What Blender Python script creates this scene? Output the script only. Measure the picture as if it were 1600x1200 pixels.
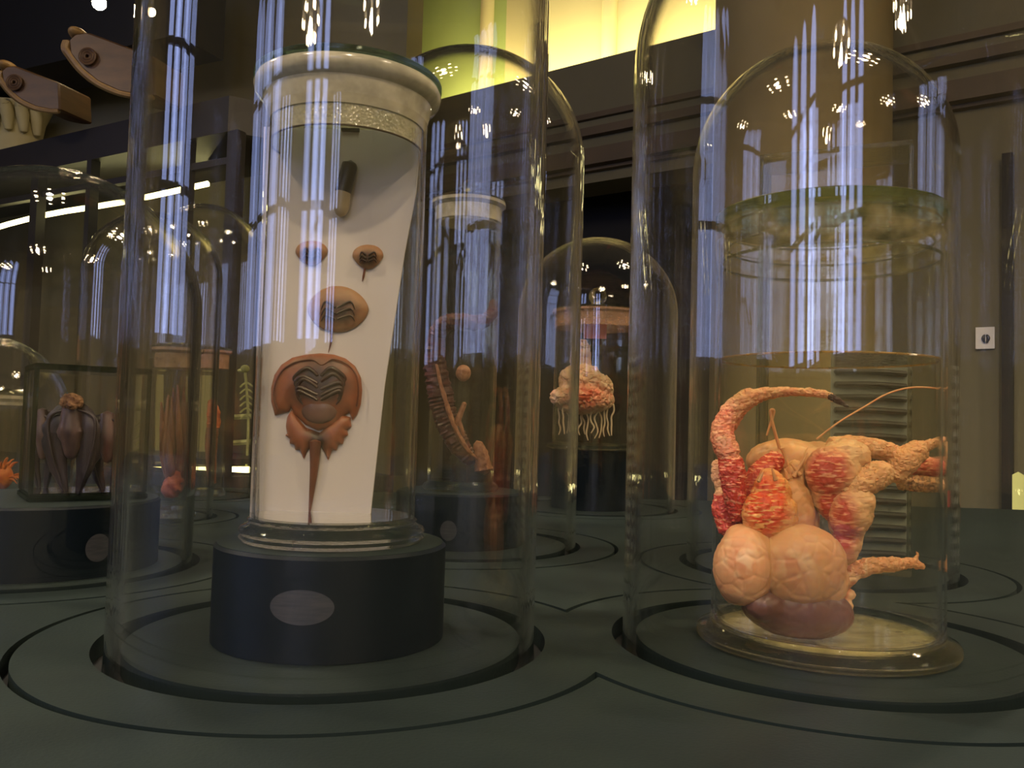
import bpy, bmesh, math, random
from mathutils import Vector, Matrix, noise
from mathutils.geometry import delaunay_2d_cdt, tessellate_polygon
S = bpy.context.scene
for o in list(bpy.data.objects): bpy.data.objects.remove(o, do_unlink=True)
PI = math.pi
random.seed(4)

# ------------------------------------------------------------------ camera
F_PX, PITCH, ROLL, EYE = 1340.0, 0.0462, 0.0274, 0.1546
fw = Vector((0, math.cos(PITCH), math.sin(PITCH))); up0 = Vector((0, -math.sin(PITCH), math.cos(PITCH))); rt0 = Vector((1, 0, 0))
c_, s_ = math.cos(ROLL), math.sin(ROLL)
rt = rt0*c_ + up0*s_; up = up0*c_ - rt0*s_
cam = bpy.data.cameras.new('camera'); cam.sensor_width = 36; cam.lens = 36*F_PX/1600; cam.clip_start = .01
co = bpy.data.objects.new('camera', cam); S.collection.objects.link(co)
M = Matrix.Identity(4)
for i in range(3):
    M[i][0] = rt[i]; M[i][1] = up[i]; M[i][2] = -fw[i]
M[2][3] = EYE
co.matrix_world = M
S.camera = co
def at(u, v, Y):
    d = fw*F_PX + rt*(u-800) - up*(v-600)
    return Vector((0, 0, EYE)) + d*(Y/d.y)
def ground(u, v, z=0):
    d = fw*F_PX + rt*(u-800) - up*(v-600)
    return Vector((0, 0, EYE)) + d*((z-EYE)/d.z)

# ------------------------------------------------------------------ world and exposure
w = bpy.data.worlds.new('world'); S.world = w; w.use_nodes = True
bg = w.node_tree.nodes['Background']; bg.inputs[0].default_value = (.52, .44, .34, 1); bg.inputs[1].default_value = .05
S.view_settings.view_transform = 'Standard'; S.view_settings.look = 'None'
S.view_settings.gamma = 1; S.view_settings.use_curve_mapping = False
S.view_settings.exposure = 0.0
S.cycles.max_bounces = 11; S.cycles.transparent_max_bounces = 40; S.cycles.transmission_bounces = 10
S.cycles.use_adaptive_sampling = True; S.cycles.adaptive_threshold = .06
S.cycles.glossy_bounces = 4; S.cycles.diffuse_bounces = 2; S.cycles.use_denoising = True
S.cycles.sample_clamp_indirect = 6; S.cycles.blur_glossy = .3
BULB, WINDOW, UPLIGHT, STRIP, SPOT = 110, 6.0, 30, 9, 96

# ------------------------------------------------------------------ materials
def newmat(name):
    m = bpy.data.materials.new(name); m.use_nodes = True; nt = m.node_tree; nt.nodes.clear()
    out = nt.nodes.new('ShaderNodeOutputMaterial')
    return m, nt, out
def N(nt, t, **k):
    n = nt.nodes.new('ShaderNode'+t)
    for a, b in k.items(): setattr(n, a, b)
    return n
def rgb(c): return (c[0], c[1], c[2], 1)
def hexs(r, g, b):
    f = lambda x: (x/255/12.92) if x <= 10 else ((x/255+.055)/1.055)**2.4
    return (f(r), f(g), f(b))
def surf(name, c1, c2=None, scale=20, rough=.6, bump=0, stretch=(1, 1, 1), spec=.5, sss=0, detail=4, lo=.35, hi=.65, bscale=None, metal=0):
    m, nt, out = newmat(name)
    p = N(nt, 'BsdfPrincipled'); nt.links.new(p.outputs[0], out.inputs[0])
    p.inputs['Roughness'].default_value = rough; p.inputs['Specular IOR Level'].default_value = spec; p.inputs['Metallic'].default_value = metal
    tc = N(nt, 'TexCoord'); mp = N(nt, 'Mapping'); mp.inputs['Scale'].default_value = stretch
    nt.links.new(tc.outputs['Object'], mp.inputs[0])
    nz = N(nt, 'TexNoise'); nz.inputs['Scale'].default_value = scale; nz.inputs['Detail'].default_value = detail
    nt.links.new(mp.outputs[0], nz.inputs[0])
    r = N(nt, 'ValToRGB'); r.color_ramp.elements[0].position = lo; r.color_ramp.elements[1].position = hi
    r.color_ramp.elements[0].color = rgb(c1); r.color_ramp.elements[1].color = rgb(c2 or c1)
    nt.links.new(nz.outputs[0], r.inputs[0]); nt.links.new(r.outputs[0], p.inputs['Base Color'])
    if sss:
        p.inputs['Subsurface Weight'].default_value = sss; p.inputs['Subsurface Scale'].default_value = .01
        p.inputs['Subsurface Radius'].default_value = (1, .5, .3)
    if bump:
        b = N(nt, 'Bump'); b.inputs['Strength'].default_value = bump; b.inputs['Distance'].default_value = .002
        if bscale:
            n2 = N(nt, 'TexNoise'); n2.inputs['Scale'].default_value = bscale; nt.links.new(mp.outputs[0], n2.inputs[0]); nt.links.new(n2.outputs[0], b.inputs['Height'])
        else: nt.links.new(nz.outputs[0], b.inputs['Height'])
        nt.links.new(b.outputs[0], p.inputs['Normal'])
    return m
def emit(name, c, s):
    m, nt, out = newmat(name); e = N(nt, 'Emission'); e.inputs[0].default_value = rgb(c); e.inputs[1].default_value = s
    nt.links.new(e.outputs[0], out.inputs[0]); return m
def mth(nt, op, a, b=None, c=None, clamp=False):
    n = N(nt, 'Math', operation=op); n.use_clamp = clamp
    for i, x in enumerate((a, b, c)):
        if x is None: continue
        if isinstance(x, (int, float)): n.inputs[i].default_value = x
        else: nt.links.new(x, n.inputs[i])
    return n.outputs[0]
def thin_glass(name, tint=(.97, .975, .95), ior=1.45, e0=.60, e1=.86, bump=.022, f0=.04, vs=(9, 9, .5), bscale=3.5, edge_bump=.45):
    """blown glass: see-through where it faces one, bending light towards its edges, mirror-like by Fresnel"""
    m, nt, out = newmat(name)
    lw = N(nt, 'LayerWeight'); lw.inputs[0].default_value = .5
    fr = mth(nt, 'MULTIPLY_ADD', mth(nt, 'POWER', lw.outputs['Facing'], 5), 1-f0, f0, clamp=True)
    tc = N(nt, 'TexCoord'); mp = N(nt, 'Mapping'); mp.inputs['Scale'].default_value = vs; nt.links.new(tc.outputs['Object'], mp.inputs[0])
    nz = N(nt, 'TexNoise'); nz.inputs['Scale'].default_value = bscale; nz.inputs['Detail'].default_value = 2; nt.links.new(mp.outputs[0], nz.inputs[0])
    b = N(nt, 'Bump'); b.inputs['Strength'].default_value = bump; b.inputs['Distance'].default_value = .004; nt.links.new(nz.outputs[0], b.inputs['Height'])
    t = N(nt, 'BsdfTransparent'); t.inputs[0].default_value = rgb(tint)
    g = N(nt, 'BsdfGlossy'); g.inputs['Roughness'].default_value = .012; g.inputs['Color'].default_value = (1, 1, 1, 1); nt.links.new(b.outputs[0], g.inputs['Normal'])
    gl = N(nt, 'BsdfGlass'); gl.inputs['Roughness'].default_value = 0; gl.inputs['IOR'].default_value = ior; gl.inputs['Color'].default_value = rgb(tint); 
    mp2 = N(nt, 'Mapping'); mp2.inputs['Scale'].default_value = (42, 42, 3); nt.links.new(tc.outputs['Object'], mp2.inputs[0])
    n2 = N(nt, 'TexNoise'); n2.inputs['Scale'].default_value = 3; n2.inputs['Detail'].default_value = 2; nt.links.new(mp2.outputs[0], n2.inputs[0])
    b2 = N(nt, 'Bump'); b2.inputs['Strength'].default_value = edge_bump; b2.inputs['Distance'].default_value = .003; nt.links.new(n2.outputs[0], b2.inputs['Height']); nt.links.new(b2.outputs[0], gl.inputs['Normal'])
    a = N(nt, 'MixShader'); nt.links.new(fr, a.inputs[0]); nt.links.new(t.outputs[0], a.inputs[1]); nt.links.new(g.outputs[0], a.inputs[2])
    mr = N(nt, 'MapRange'); mr.interpolation_type = 'SMOOTHSTEP'; mr.inputs[1].default_value = e0; mr.inputs[2].default_value = e1; nt.links.new(lw.outputs['Facing'], mr.inputs[0])
    z = N(nt, 'MixShader'); nt.links.new(mr.outputs[0], z.inputs[0]); nt.links.new(a.outputs[0], z.inputs[1]); nt.links.new(gl.outputs[0], z.inputs[2])
    nt.links.new(z.outputs[0], out.inputs[0]); return m
def solid_glass(name, tint=(.9, .95, .85), rough=0.0, bump=.15):
    m, nt, out = newmat(name)
    gl = N(nt, 'BsdfGlass'); gl.inputs['Roughness'].default_value = rough; gl.inputs['IOR'].default_value = 1.48; gl.inputs['Color'].default_value = rgb(tint)
    nz = N(nt, 'TexNoise'); nz.inputs['Scale'].default_value = 25; b = N(nt, 'Bump'); b.inputs['Strength'].default_value = bump; b.inputs['Distance'].default_value = .001
    nt.links.new(nz.outputs[0], b.inputs['Height']); nt.links.new(b.outputs[0], gl.inputs['Normal'])
    t = N(nt, 'BsdfTransparent'); t.inputs[0].default_value = rgb(tint)
    mx = N(nt, 'MixShader'); mx.inputs[0].default_value = .78
    nt.links.new(t.outputs[0], mx.inputs[1]); nt.links.new(gl.outputs[0], mx.inputs[2]); nt.links.new(mx.outputs[0], out.inputs[0]); return m
def frosted(name, c, alpha=.6, spark=True):
    m, nt, out = newmat(name)
    p = N(nt, 'BsdfPrincipled'); p.inputs['Roughness'].default_value = .14; p.inputs['Base Color'].default_value = rgb(c)
    nz = N(nt, 'TexNoise'); nz.inputs['Scale'].default_value = 70; nz.inputs['Detail'].default_value = 6
    tc = N(nt, 'TexCoord'); nt.links.new(tc.outputs['Object'], nz.inputs[0])
    if spark:
        v = N(nt, 'TexVoronoi'); v.inputs['Scale'].default_value = 420; nt.links.new(tc.outputs['Object'], v.inputs[0])
        b = N(nt, 'Bump'); b.inputs['Strength'].default_value = .6; b.inputs['Distance'].default_value = .001; nt.links.new(v.outputs[0], b.inputs['Height']); nt.links.new(b.outputs[0], p.inputs['Normal'])
    t = N(nt, 'BsdfTransparent'); mx = N(nt, 'MixShader')
    mr = N(nt, 'MapRange'); mr.inputs[1].default_value = .3; mr.inputs[2].default_value = .7; mr.inputs[3].default_value = alpha-.2; mr.inputs[4].default_value = min(1, alpha+.2)
    nt.links.new(nz.outputs[0], mr.inputs[0]); nt.links.new(mr.outputs[0], mx.inputs[0])
    nt.links.new(t.outputs[0], mx.inputs[1]); nt.links.new(p.outputs[0], mx.inputs[2]); nt.links.new(mx.outputs[0], out.inputs[0]); return m
def masked(name, cA, cB, cC, stretch=(1, 1, 1), scale=180, thr=.56, rough=.45, sss=.25, mottle=.12):
    """skin colour cA; where the attribute 'mask' is high, pigment cB broken by dashes of cC"""
    m, nt, out = newmat(name); p = N(nt, 'BsdfPrincipled'); nt.links.new(p.outputs[0], out.inputs[0])
    p.inputs['Roughness'].default_value = rough; p.inputs['Subsurface Weight'].default_value = sss; p.inputs['Subsurface Scale'].default_value = .006
    at_ = N(nt, 'Attribute'); at_.attribute_name = 'mask'
    tc = N(nt, 'TexCoord'); mp = N(nt, 'Mapping'); mp.inputs['Scale'].default_value = stretch; nt.links.new(tc.outputs['Object'], mp.inputs[0])
    nz = N(nt, 'TexNoise'); nz.inputs['Scale'].default_value = scale; nz.inputs['Detail'].default_value = 1.5; nt.links.new(mp.outputs[0], nz.inputs[0])
    d = N(nt, 'MapRange'); d.inputs[1].default_value = thr; d.inputs[2].default_value = thr+.08; nt.links.new(nz.outputs[0], d.inputs[0])
    n2 = N(nt, 'TexNoise'); n2.inputs['Scale'].default_value = 90; n2.inputs['Detail'].default_value = 4; nt.links.new(tc.outputs['Object'], n2.inputs[0])
    mk = mth(nt, 'MULTIPLY_ADD', mth(nt, 'SUBTRACT', n2.outputs[0], .5), .9, at_.outputs['Fac'])
    mk2 = N(nt, 'MapRange'); mk2.inputs[1].default_value = .2; mk2.inputs[2].default_value = .85; nt.links.new(mk, mk2.inputs[0])
    x = N(nt, 'Mix', data_type='RGBA'); nt.links.new(d.outputs[0], x.inputs[0]); x.inputs[6].default_value = rgb(cB); x.inputs[7].default_value = rgb(cC)
    n3 = N(nt, 'TexNoise'); n3.inputs['Scale'].default_value = 45; n3.inputs['Detail'].default_value = 5; nt.links.new(tc.outputs['Object'], n3.inputs[0])
    r = N(nt, 'ValToRGB'); r.color_ramp.elements[0].position = .35; r.color_ramp.elements[1].position = .68
    r.color_ramp.elements[0].color = rgb([a*(1-mottle)+b*mottle for a, b in zip(cA, cB)]); r.color_ramp.elements[1].color = rgb(cA); nt.links.new(n3.outputs[0], r.inputs[0])
    y = N(nt, 'Mix', data_type='RGBA'); nt.links.new(mk2.outputs[0], y.inputs[0]); nt.links.new(r.outputs[0], y.inputs[6]); nt.links.new(x.outputs[2], y.inputs[7])
    nt.links.new(y.outputs[2], p.inputs['Base Color'])
    b = N(nt, 'Bump'); b.inputs['Strength'].default_value = .5; b.inputs['Distance'].default_value = .001; nt.links.new(nz.outputs[0], b.inputs['Height']); nt.links.new(b.outputs[0], p.inputs['Normal'])
    return m

MT = {}
MT['table'] = surf('table_paint', hexs(27, 36, 35), hexs(32, 41, 38), scale=9, rough=.55, bump=.08, bscale=400, spec=.15)
MT['groove'] = surf('groove_dark', (.008, .009, .01), rough=.8)
MT['pedestal'] = surf('pedestal_paint', hexs(5, 13, 19), hexs(7, 16, 22), scale=12, rough=.5, spec=.12)
MT['oval_reflection'] = surf('oval_reflection_paint', hexs(60, 58, 60), hexs(40, 44, 48), scale=60, stretch=(1, 1, 8), rough=.5)  # pale oval on the pedestals: a reflection of light put into the colour
MT['wall'] = surf('wall_paint', hexs(104, 100, 78), hexs(112, 106, 82), scale=1.5, rough=.8)
MT['walldark'] = surf('wall_dark', hexs(116, 112, 90), hexs(122, 118, 94), scale=2, rough=.8)
MT['column'] = surf('column_stone', hexs(158, 142, 100), hexs(146, 130, 90), scale=3, rough=.75)
MT['upper'] = surf('upper_wall', hexs(222, 205, 140), hexs(228, 212, 150), scale=1, rough=.9)
MT['uppergreen'] = surf('upper_wall_green', hexs(175, 190, 105), hexs(182, 196, 112), scale=1, rough=.9)
MT['moulding'] = surf('moulding_brown', hexs(90, 76, 55), hexs(80, 68, 50), scale=3, rough=.6)
MT['black'] = surf('deep_black', (.004, .004, .005), rough=.7)
MT['iron'] = surf('cabinet_frame', hexs(34, 32, 34), hexs(40, 36, 36), scale=5, rough=.45)
MT['cabback'] = surf('cabinet_back', hexs(92, 84, 60), hexs(76, 70, 52), scale=3, rough=.8)
MT['wood'] = surf('corbel_oak', hexs(88, 62, 34), hexs(66, 45, 26), scale=6, stretch=(1, 1, 4), rough=.5)
MT['woodlight'] = surf('corbel_oak_worn', hexs(150, 120, 72), hexs(126, 98, 58), scale=20, rough=.5)
MT['cream'] = surf('carved_stone', hexs(205, 195, 145), hexs(190, 178, 128), scale=6, rough=.8)
MT['bell'] = thin_glass('bell_glass', tint=(.985, .98, .967))
MT['jar'] = thin_glass('jar_glass', tint=(.978, .977, .955), e0=.74, e1=.92, bump=.02)
MT['liquid'] = thin_glass('spirit', tint=(.975, .97, .92), ior=1.34, e0=.72, e1=.9, bump=.01, f0=.01, edge_bump=.05)
MT['solid'] = solid_glass('thick_glass', (.96, .965, .90))
MT['solidgreen'] = solid_glass('green_plate_glass', (.84, .95, .90), bump=.05)
MT['frost'] = frosted('ground_glass', hexs(190, 182, 150), .62)
MT['putty'] = frosted('seal_putty', hexs(205, 195, 165), .75, False)
MT['bottomglow'] = frosted('painted_floor_glow', hexs(240, 226, 176), .55, False)
MT['board'] = surf('white_board', hexs(220, 210, 212), hexs(212, 202, 204), scale=4, rough=.55)
MT['bone'] = surf('bone', hexs(205, 205, 130), hexs(170, 175, 100), scale=40, rough=.6)
MT['orange'] = surf('orange_spines', hexs(215, 120, 40), hexs(175, 80, 25), scale=120, rough=.5)
MT['salmon'] = surf('salmon_flesh', hexs(215, 125, 80), hexs(165, 75, 50), scale=90, rough=.4, bump=.6)
MT['pinkbrown'] = surf('pickled_flesh', hexs(150, 100, 80), hexs(105, 62, 50), scale=70, stretch=(1, 1, .2), rough=.4, bump=.5)
MT['bat'] = surf('bat_wing', hexs(62, 48, 48), hexs(30, 23, 24), scale=60, stretch=(1, 1, .3), rough=.45, bump=.4)
MT['batbody'] = surf('bat_body', hexs(104, 80, 74), hexs(70, 52, 50), scale=90, stretch=(1, 1, .3), rough=.5, bump=.6)
MT['batfur'] = surf('bat_fur', hexs(165, 122, 85), hexs(100, 66, 44), scale=160, rough=.8, bump=.8)
MT['eel'] = surf('eel_skin', hexs(104, 60, 52), hexs(60, 32, 30), scale=160, stretch=(.3, .3, 1.5), rough=.35, bump=1)
MT['eelbelly'] = surf('eel_belly', hexs(185, 130, 100), hexs(150, 95, 70), scale=200, rough=.4, bump=1)
MT['white'] = surf('white_card', (.75, .72, .66), rough=.6)
MT['red'] = surf('red_enamel', (.8, .03, .03), rough=.4)
MT['cap'] = surf('black_cap', (.012, .012, .014), rough=.35)
MT['vial'] = surf('vial_cream', hexs(200, 180, 150), hexs(180, 160, 130), rough=.3)
MT['crabcream'] = masked('crab_cream', hexs(222, 166, 112), hexs(200, 118, 72), hexs(232, 190, 145), scale=90, thr=.5, mottle=.3)
MT['crabred'] = masked('crab_red', hexs(230, 180, 128), hexs(196, 66, 42), hexs(240, 160, 115), stretch=(.4, .4, 1.9), scale=330, thr=.54)
MT['craborange'] = masked('crab_orange', hexs(235, 170, 100), hexs(232, 84, 30), hexs(250, 180, 105), stretch=(.42, .42, 1.8), scale=330, thr=.52)
MT['crabspot'] = masked('crab_spotted', hexs(226, 180, 130), hexs(110, 60, 35), hexs(225, 160, 105), scale=330, thr=.45)
MT['crabplum'] = masked('crab_plum', hexs(120, 80, 66), hexs(86, 52, 46), hexs(130, 90, 74), scale=50, thr=.6, rough=.35)
MT['shell'] = masked('horseshoe_shell', hexs(156, 92, 62), hexs(52, 24, 20), hexs(86, 44, 34), stretch=(1, 1, 1), scale=60, thr=.6, rough=.4, sss=.3)
MT['shellrim'] = surf('shell_rim', hexs(120, 66, 44), hexs(95, 48, 32), scale=60, rough=.4)
MT['larva'] = masked('larva_shell', hexs(170, 125, 90), hexs(70, 38, 28), hexs(100, 62, 44), scale=120, thr=.55, rough=.45)
MT['leg'] = surf('shell_leg', hexs(66, 30, 24), hexs(42, 18, 15), scale=60, rough=.35)
MT['jelly'] = masked('jelly_flesh', hexs(225, 190, 155), hexs(205, 95, 65), hexs(225, 160, 120), scale=80, thr=.6, rough=.3)
MT['strand'] = surf('pale_strands', hexs(225, 200, 165), rough=.4)
MT['slat'] = surf('dark_bars', hexs(30, 26, 24), hexs(44, 38, 34), scale=40, rough=.5)
MT['slatpale'] = surf('pale_plate', hexs(168, 172, 160), hexs(140, 146, 138), scale=20, rough=.5)
MT['bulb'] = emit('bulb_light', (1, .74, .42), BULB)
MT['pane'] = emit('window_light', (.42, .52, 1.0), WINDOW)
MT['strip'] = emit('strip_light', (1, .9, .4), STRIP)
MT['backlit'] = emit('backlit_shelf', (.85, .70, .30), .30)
MT['capglass'] = solid_glass('knob_glass', (.93, .93, .85))

# ------------------------------------------------------------------ object helpers
def tagp(o, label=None, cat=None, group=None, kind=None):
    if label: o['label'] = label
    if cat: o['category'] = cat
    if group: o['group'] = group
    if kind: o['kind'] = kind
    return o
def thing(name, loc, label, cat, group=None):
    o = bpy.data.objects.new(name, None); S.collection.objects.link(o); o.location = loc; o.empty_display_size = .02
    return tagp(o, label, cat, group)
def obj(name, bm, mat, parent=None, smooth=True, origin=None, auto=None):
    """bm is in world coordinates; the object's origin goes to its parent's place"""
    base = Vector(parent.location) if parent is not None and parent.parent is None else (Vector(origin) if origin else Vector((0, 0, 0)))
    if parent is not None and parent.parent is not None: base = parent.matrix_world.translation.copy()
    me = bpy.data.meshes.new(name)
    bmesh.ops.recalc_face_normals(bm, faces=bm.faces)
    bmesh.ops.translate(bm, vec=-base, verts=bm.verts)
    bm.to_mesh(me); bm.free()
    for p in me.polygons: p.use_smooth = smooth
    if smooth: me.set_sharp_from_angle(angle=math.radians(auto or 40))
    me.materials.append(mat)
    o = bpy.data.objects.new(name, me); S.collection.objects.link(o)
    if parent is not None:
        o.parent = parent
        if parent.type == 'MESH': base = Vector((0, 0, 0))
    else: o.location = base
    return o
def part(name, bm, mat, parent, **k): return obj(name, bm, mat, parent, **k)
def sub(name, bm, mat, parent, root, **k):
    """sub-part: child of a mesh part that itself sits at its root's origin"""
    me = bpy.data.meshes.new(name); bmesh.ops.recalc_face_normals(bm, faces=bm.faces)
    bmesh.ops.translate(bm, vec=-Vector(root.location), verts=bm.verts); bm.to_mesh(me); bm.free()
    for p in me.polygons: p.use_smooth = True
    me.set_sharp_from_angle(angle=math.radians(40)); me.materials.append(mat)
    o = bpy.data.objects.new(name, me); S.collection.objects.link(o); o.parent = parent; return o
def struct(name, bm, mat, smooth=False, parent=None):
    o = obj(name, bm, mat, parent, smooth=smooth); o['kind'] = 'structure'; return o
def NB(): return bmesh.new()
def lathe(bm, prof, c, n=96, closed=False):
    rings = []
    for r, z in prof:
        if r < 1e-6: rings.append([bm.verts.new((c[0], c[1], c[2]+z))])
        else: rings.append([bm.verts.new((c[0]+r*math.cos(2*PI*i/n), c[1]+r*math.sin(2*PI*i/n), c[2]+z)) for i in range(n)])
    m = len(rings)
    for k in range(m if closed else m-1):
        a, b = rings[k], rings[(k+1) % m]
        if len(a) == 1 and len(b) == 1: continue
        for i in range(n):
            j = (i+1) % n
            if len(a) == 1: bm.faces.new((a[0], b[i], b[j]))
            elif len(b) == 1: bm.faces.new((a[i], a[j], b[0]))
            else: bm.faces.new((a[i], a[j], b[j], b[i]))
    return bm
def box(bm, x0, x1, y0, y1, z0, z1):
    v = [bm.verts.new(p) for p in ((x0, y0, z0), (x1, y0, z0), (x1, y1, z0), (x0, y1, z0), (x0, y0, z1), (x1, y0, z1), (x1, y1, z1), (x0, y1, z1))]
    for f in ((0, 3, 2, 1), (4, 5, 6, 7), (0, 1, 5, 4), (1, 2, 6, 5), (2, 3, 7, 6), (3, 0, 4, 7)): bm.faces.new([v[i] for i in f])
    return v
def wallbox(bm, a, b, z0, z1, t):
    """vertical slab from plan point a to b, thickness t to the right-hand back side (away from camera)"""
    a = Vector(a[:2]); b = Vector(b[:2]); d = (b-a).normalized(); n = Vector((-d.y, d.x))
    if n.y < 0: n = -n
    q = [a, b, b+n*t, a+n*t]
    lo = [bm.verts.new((p.x, p.y, z0)) for p in q]; hi = [bm.verts.new((p.x, p.y, z1)) for p in q]
    bm.faces.new(lo[::-1]); bm.faces.new(hi)
    for i in range(4): j = (i+1) % 4; bm.faces.new((lo[i], lo[j], hi[j], hi[i]))
def cr(P, k, t):
    n = len(P); g = lambda i: P[max(0, min(n-1, i))]
    a, b, c, d = g(k-1), g(k), g(k+1), g(k+2)
    return ((b*2)+(c-a)*t+(a*2-b*5+c*4-d)*t*t+(b*3-a-c*3+d)*t**3)*.5
def tube(bm, pts, rad, n=14, sub_=6, squash=1.0, wob=0, wf=200, lin=False, ringed=0):
    P = [Vector(p) for p in pts]; R = list(rad) if hasattr(rad, '__len__') else [rad]*len(P)
    Q = []; r = []
    for k in range(len(P)-1):
        for s in range(sub_):
            t = s/sub_; Q.append(P[k].lerp(P[k+1], t) if lin else cr(P, k, t)); r.append(R[k]*(1-t)+R[k+1]*t)
    Q.append(P[-1]); r.append(R[-1])
    if ringed: r = [q*(1+ringed*(i % 2)) for i, q in enumerate(r)]
    up_ = Vector((0, -1, 0)); rings = []
    for i, q in enumerate(Q):
        d = (Q[min(i+1, len(Q)-1)]-Q[max(i-1, 0)]).normalized()
        a = up_-d*up_.dot(d)
        if a.length < 1e-3: a = Vector((1, 0, 0))-d*d.x
        a.normalize(); up_ = a; b = d.cross(a)
        ring = []
        for j in range(n):
            th = 2*PI*j/n; off = a*math.cos(th)*squash+b*math.sin(th)
            p = q+off*r[i]
            if wob: p = p+off*wob*r[i]*noise.noise(p*wf)
            ring.append(bm.verts.new(p))
        rings.append(ring)
    for k in range(len(rings)-1):
        for j in range(n): l = (j+1) % n; bm.faces.new((rings[k][j], rings[k][l], rings[k+1][l], rings[k+1][j]))
    for ring, q, i in ((rings[0], Q[0], 0), (rings[-1], Q[-1], -1)):
        d = (Q[0]-Q[1]).normalized() if i == 0 else (Q[-1]-Q[-2]).normalized()
        v = bm.verts.new(q+d*r[i]*.6)
        for j in range(n): bm.faces.new((ring[j], ring[(j+1) % n], v))
    return bm
def ell(bm, c, r, rot=0, u=24, v=16):
    m = Matrix.Translation(Vector(c)) @ Matrix.Rotation(rot, 4, 'Y') @ Matrix.Diagonal((r[0], r[1], r[2], 1))
    bmesh.ops.create_uvsphere(bm, u_segments=u, v_segments=v, radius=1, matrix=m)
def fuse(bm, vox=.0012, it=4, disp=0, freq=150):
    """merge overlapping pieces into one continuous skin"""
    bmesh.ops.recalc_face_normals(bm, faces=bm.faces)
    me = bpy.data.meshes.new('tmp'); bm.to_mesh(me); bm.free(); o = bpy.data.objects.new('tmp', me); S.collection.objects.link(o)
    m = o.modifiers.new('r', 'REMESH'); m.mode = 'VOXEL'; m.voxel_size = vox
    s = o.modifiers.new('s', 'SMOOTH'); s.factor = .5; s.iterations = it
    dg = bpy.context.evaluated_depsgraph_get(); e = o.evaluated_get(dg); r = bmesh.new(); r.from_mesh(e.to_mesh()); e.to_mesh_clear()
    bpy.data.objects.remove(o, do_unlink=True); bpy.data.meshes.remove(me)
    if disp:
        r.normal_update()
        for v in r.verts:
            cr_ = noise.voronoi(v.co*freq*1.3)[0]; v.co += v.normal*(disp*noise.fractal(v.co*freq, 1, 2, 3)-disp*.9*math.exp(-((cr_[1]-cr_[0])/.09)**2)+disp*.25*noise.noise(v.co*freq*4))
    return r
def mask(o, fn):
    me = o.data; a = me.attributes.new('mask', 'FLOAT', 'POINT'); mw = o.location if o.parent is None else o.parent.location
    a.data.foreach_set('value', [float(fn(v.co+mw)) for v in me.vertices])
def px(p):
    """photograph coordinates of a world point (for placing natural markings)"""
    d = Vector(p)-Vector((0, 0, EYE)); k = F_PX/d.dot(fw); return 800+d.dot(rt)*k, 600-d.dot(up)*k
def ppm(Y): return F_PX/Y     # pixels per metre at a depth

# ------------------------------------------------------------------ the setting
FLOOR = -.9
b = NB(); box(b, -6, 5, -4.5, 8, FLOOR-.1, FLOOR); struct('floor', b, MT['walldark'])
def plan(u, Y): p = at(u, 660, Y); return (p.x, Y)
# right-hand wall runs from far left to near right
WA, WB = Vector((-.9, 5.58)), Vector((2.9, 2.90))
def wallpt(u, off=0):
    """where the ray over pixel column u meets the right wall (plan)"""
    k = (u-800)/F_PX; d = WB-WA; n = Vector((-d.y, d.x)).normalized()
    if n.y > 0: n = -n
    A = WA+n*off
    t = (k*A.y-A.x)/(d.x-k*d.y); return A+d*t
def zpx(u, v, Y): return at(u, v, Y).z
A = wallpt(600); D1 = wallpt(655); D2 = wallpt(1108); B_ = wallpt(1720)
led = wallpt(930); zT = zpx(930, 90, led.y); dt = wallpt(920); zD = zpx(920, 285, dt.y)
b = NB(); wallbox(b, WA, D1, FLOOR, zT, .25); wallbox(b, D1, D2, zD, zT, .25); wallbox(b, D2, WB+Vector((.9, -.63)), FLOOR, zT, .25); struct('wall_right', b, MT['wall'])
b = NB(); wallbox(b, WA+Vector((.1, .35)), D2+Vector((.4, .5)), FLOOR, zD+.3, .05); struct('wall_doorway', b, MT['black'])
# upper wall set back above the cornice, lit from the ledge
nrm = Vector((WB-WA).yx); nrm = Vector((.576, .817))
C1 = wallpt(775, -.55); b = NB(); wallbox(b, WA+nrm*.55+Vector((-1.2, .83)), C1, zT-.1, zT+2.4, .1); struct('wall_upper_green', b, MT['uppergreen'])
b = NB(); wallbox(b, C1, WB+nrm*.55, zT-.1, zT+2.4, .1); struct('wall_upper', b, MT['upper'])
b = NB(); wallbox(b, WA-nrm*.0, WB+Vector((.9, -.63)), zT-.02, zT+.0, .6); struct('trim_1', b, MT['moulding'])
for i, (v, h, o_) in enumerate(((176, .030, .03), (200, .045, .05), (237, .09, .09), (262, .02, .04))):
    z = zpx(930, v, led.y); b = NB(); wallbox(b, WA-nrm*o_, WB-nrm*o_+Vector((.9, -.63)), z-h, z, o_)
    struct('trim_%d' % (i+2), b, MT['moulding'])
for i, u in enumerate((745, 940)):
    p = wallpt(u, -.54); b = NB(); lathe(b, [(0, zT-.1), (.05, zT-.1), (.05, zT+2.3), (0, zT+2.3)], (p.x, p.y, 0), 24); struct('trim_%d' % (i+7), b, MT['upper'], True)
up_l = bpy.data.lights.new('ledge_uplight', 'AREA'); up_l.shape = 'RECTANGLE'; up_l.size = 2.3; up_l.size_y = .12; up_l.energy = UPLIGHT; up_l.color = (1, .88, .55)
uo = bpy.data.objects.new('ledge_uplight', up_l); S.collection.objects.link(uo)
pc = wallpt(880, -.3); uo.location = (pc.x, pc.y, zT+.04); uo.rotation_euler = (PI-.35, 0, math.atan2((WB-WA).y, (WB-WA).x))
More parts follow.
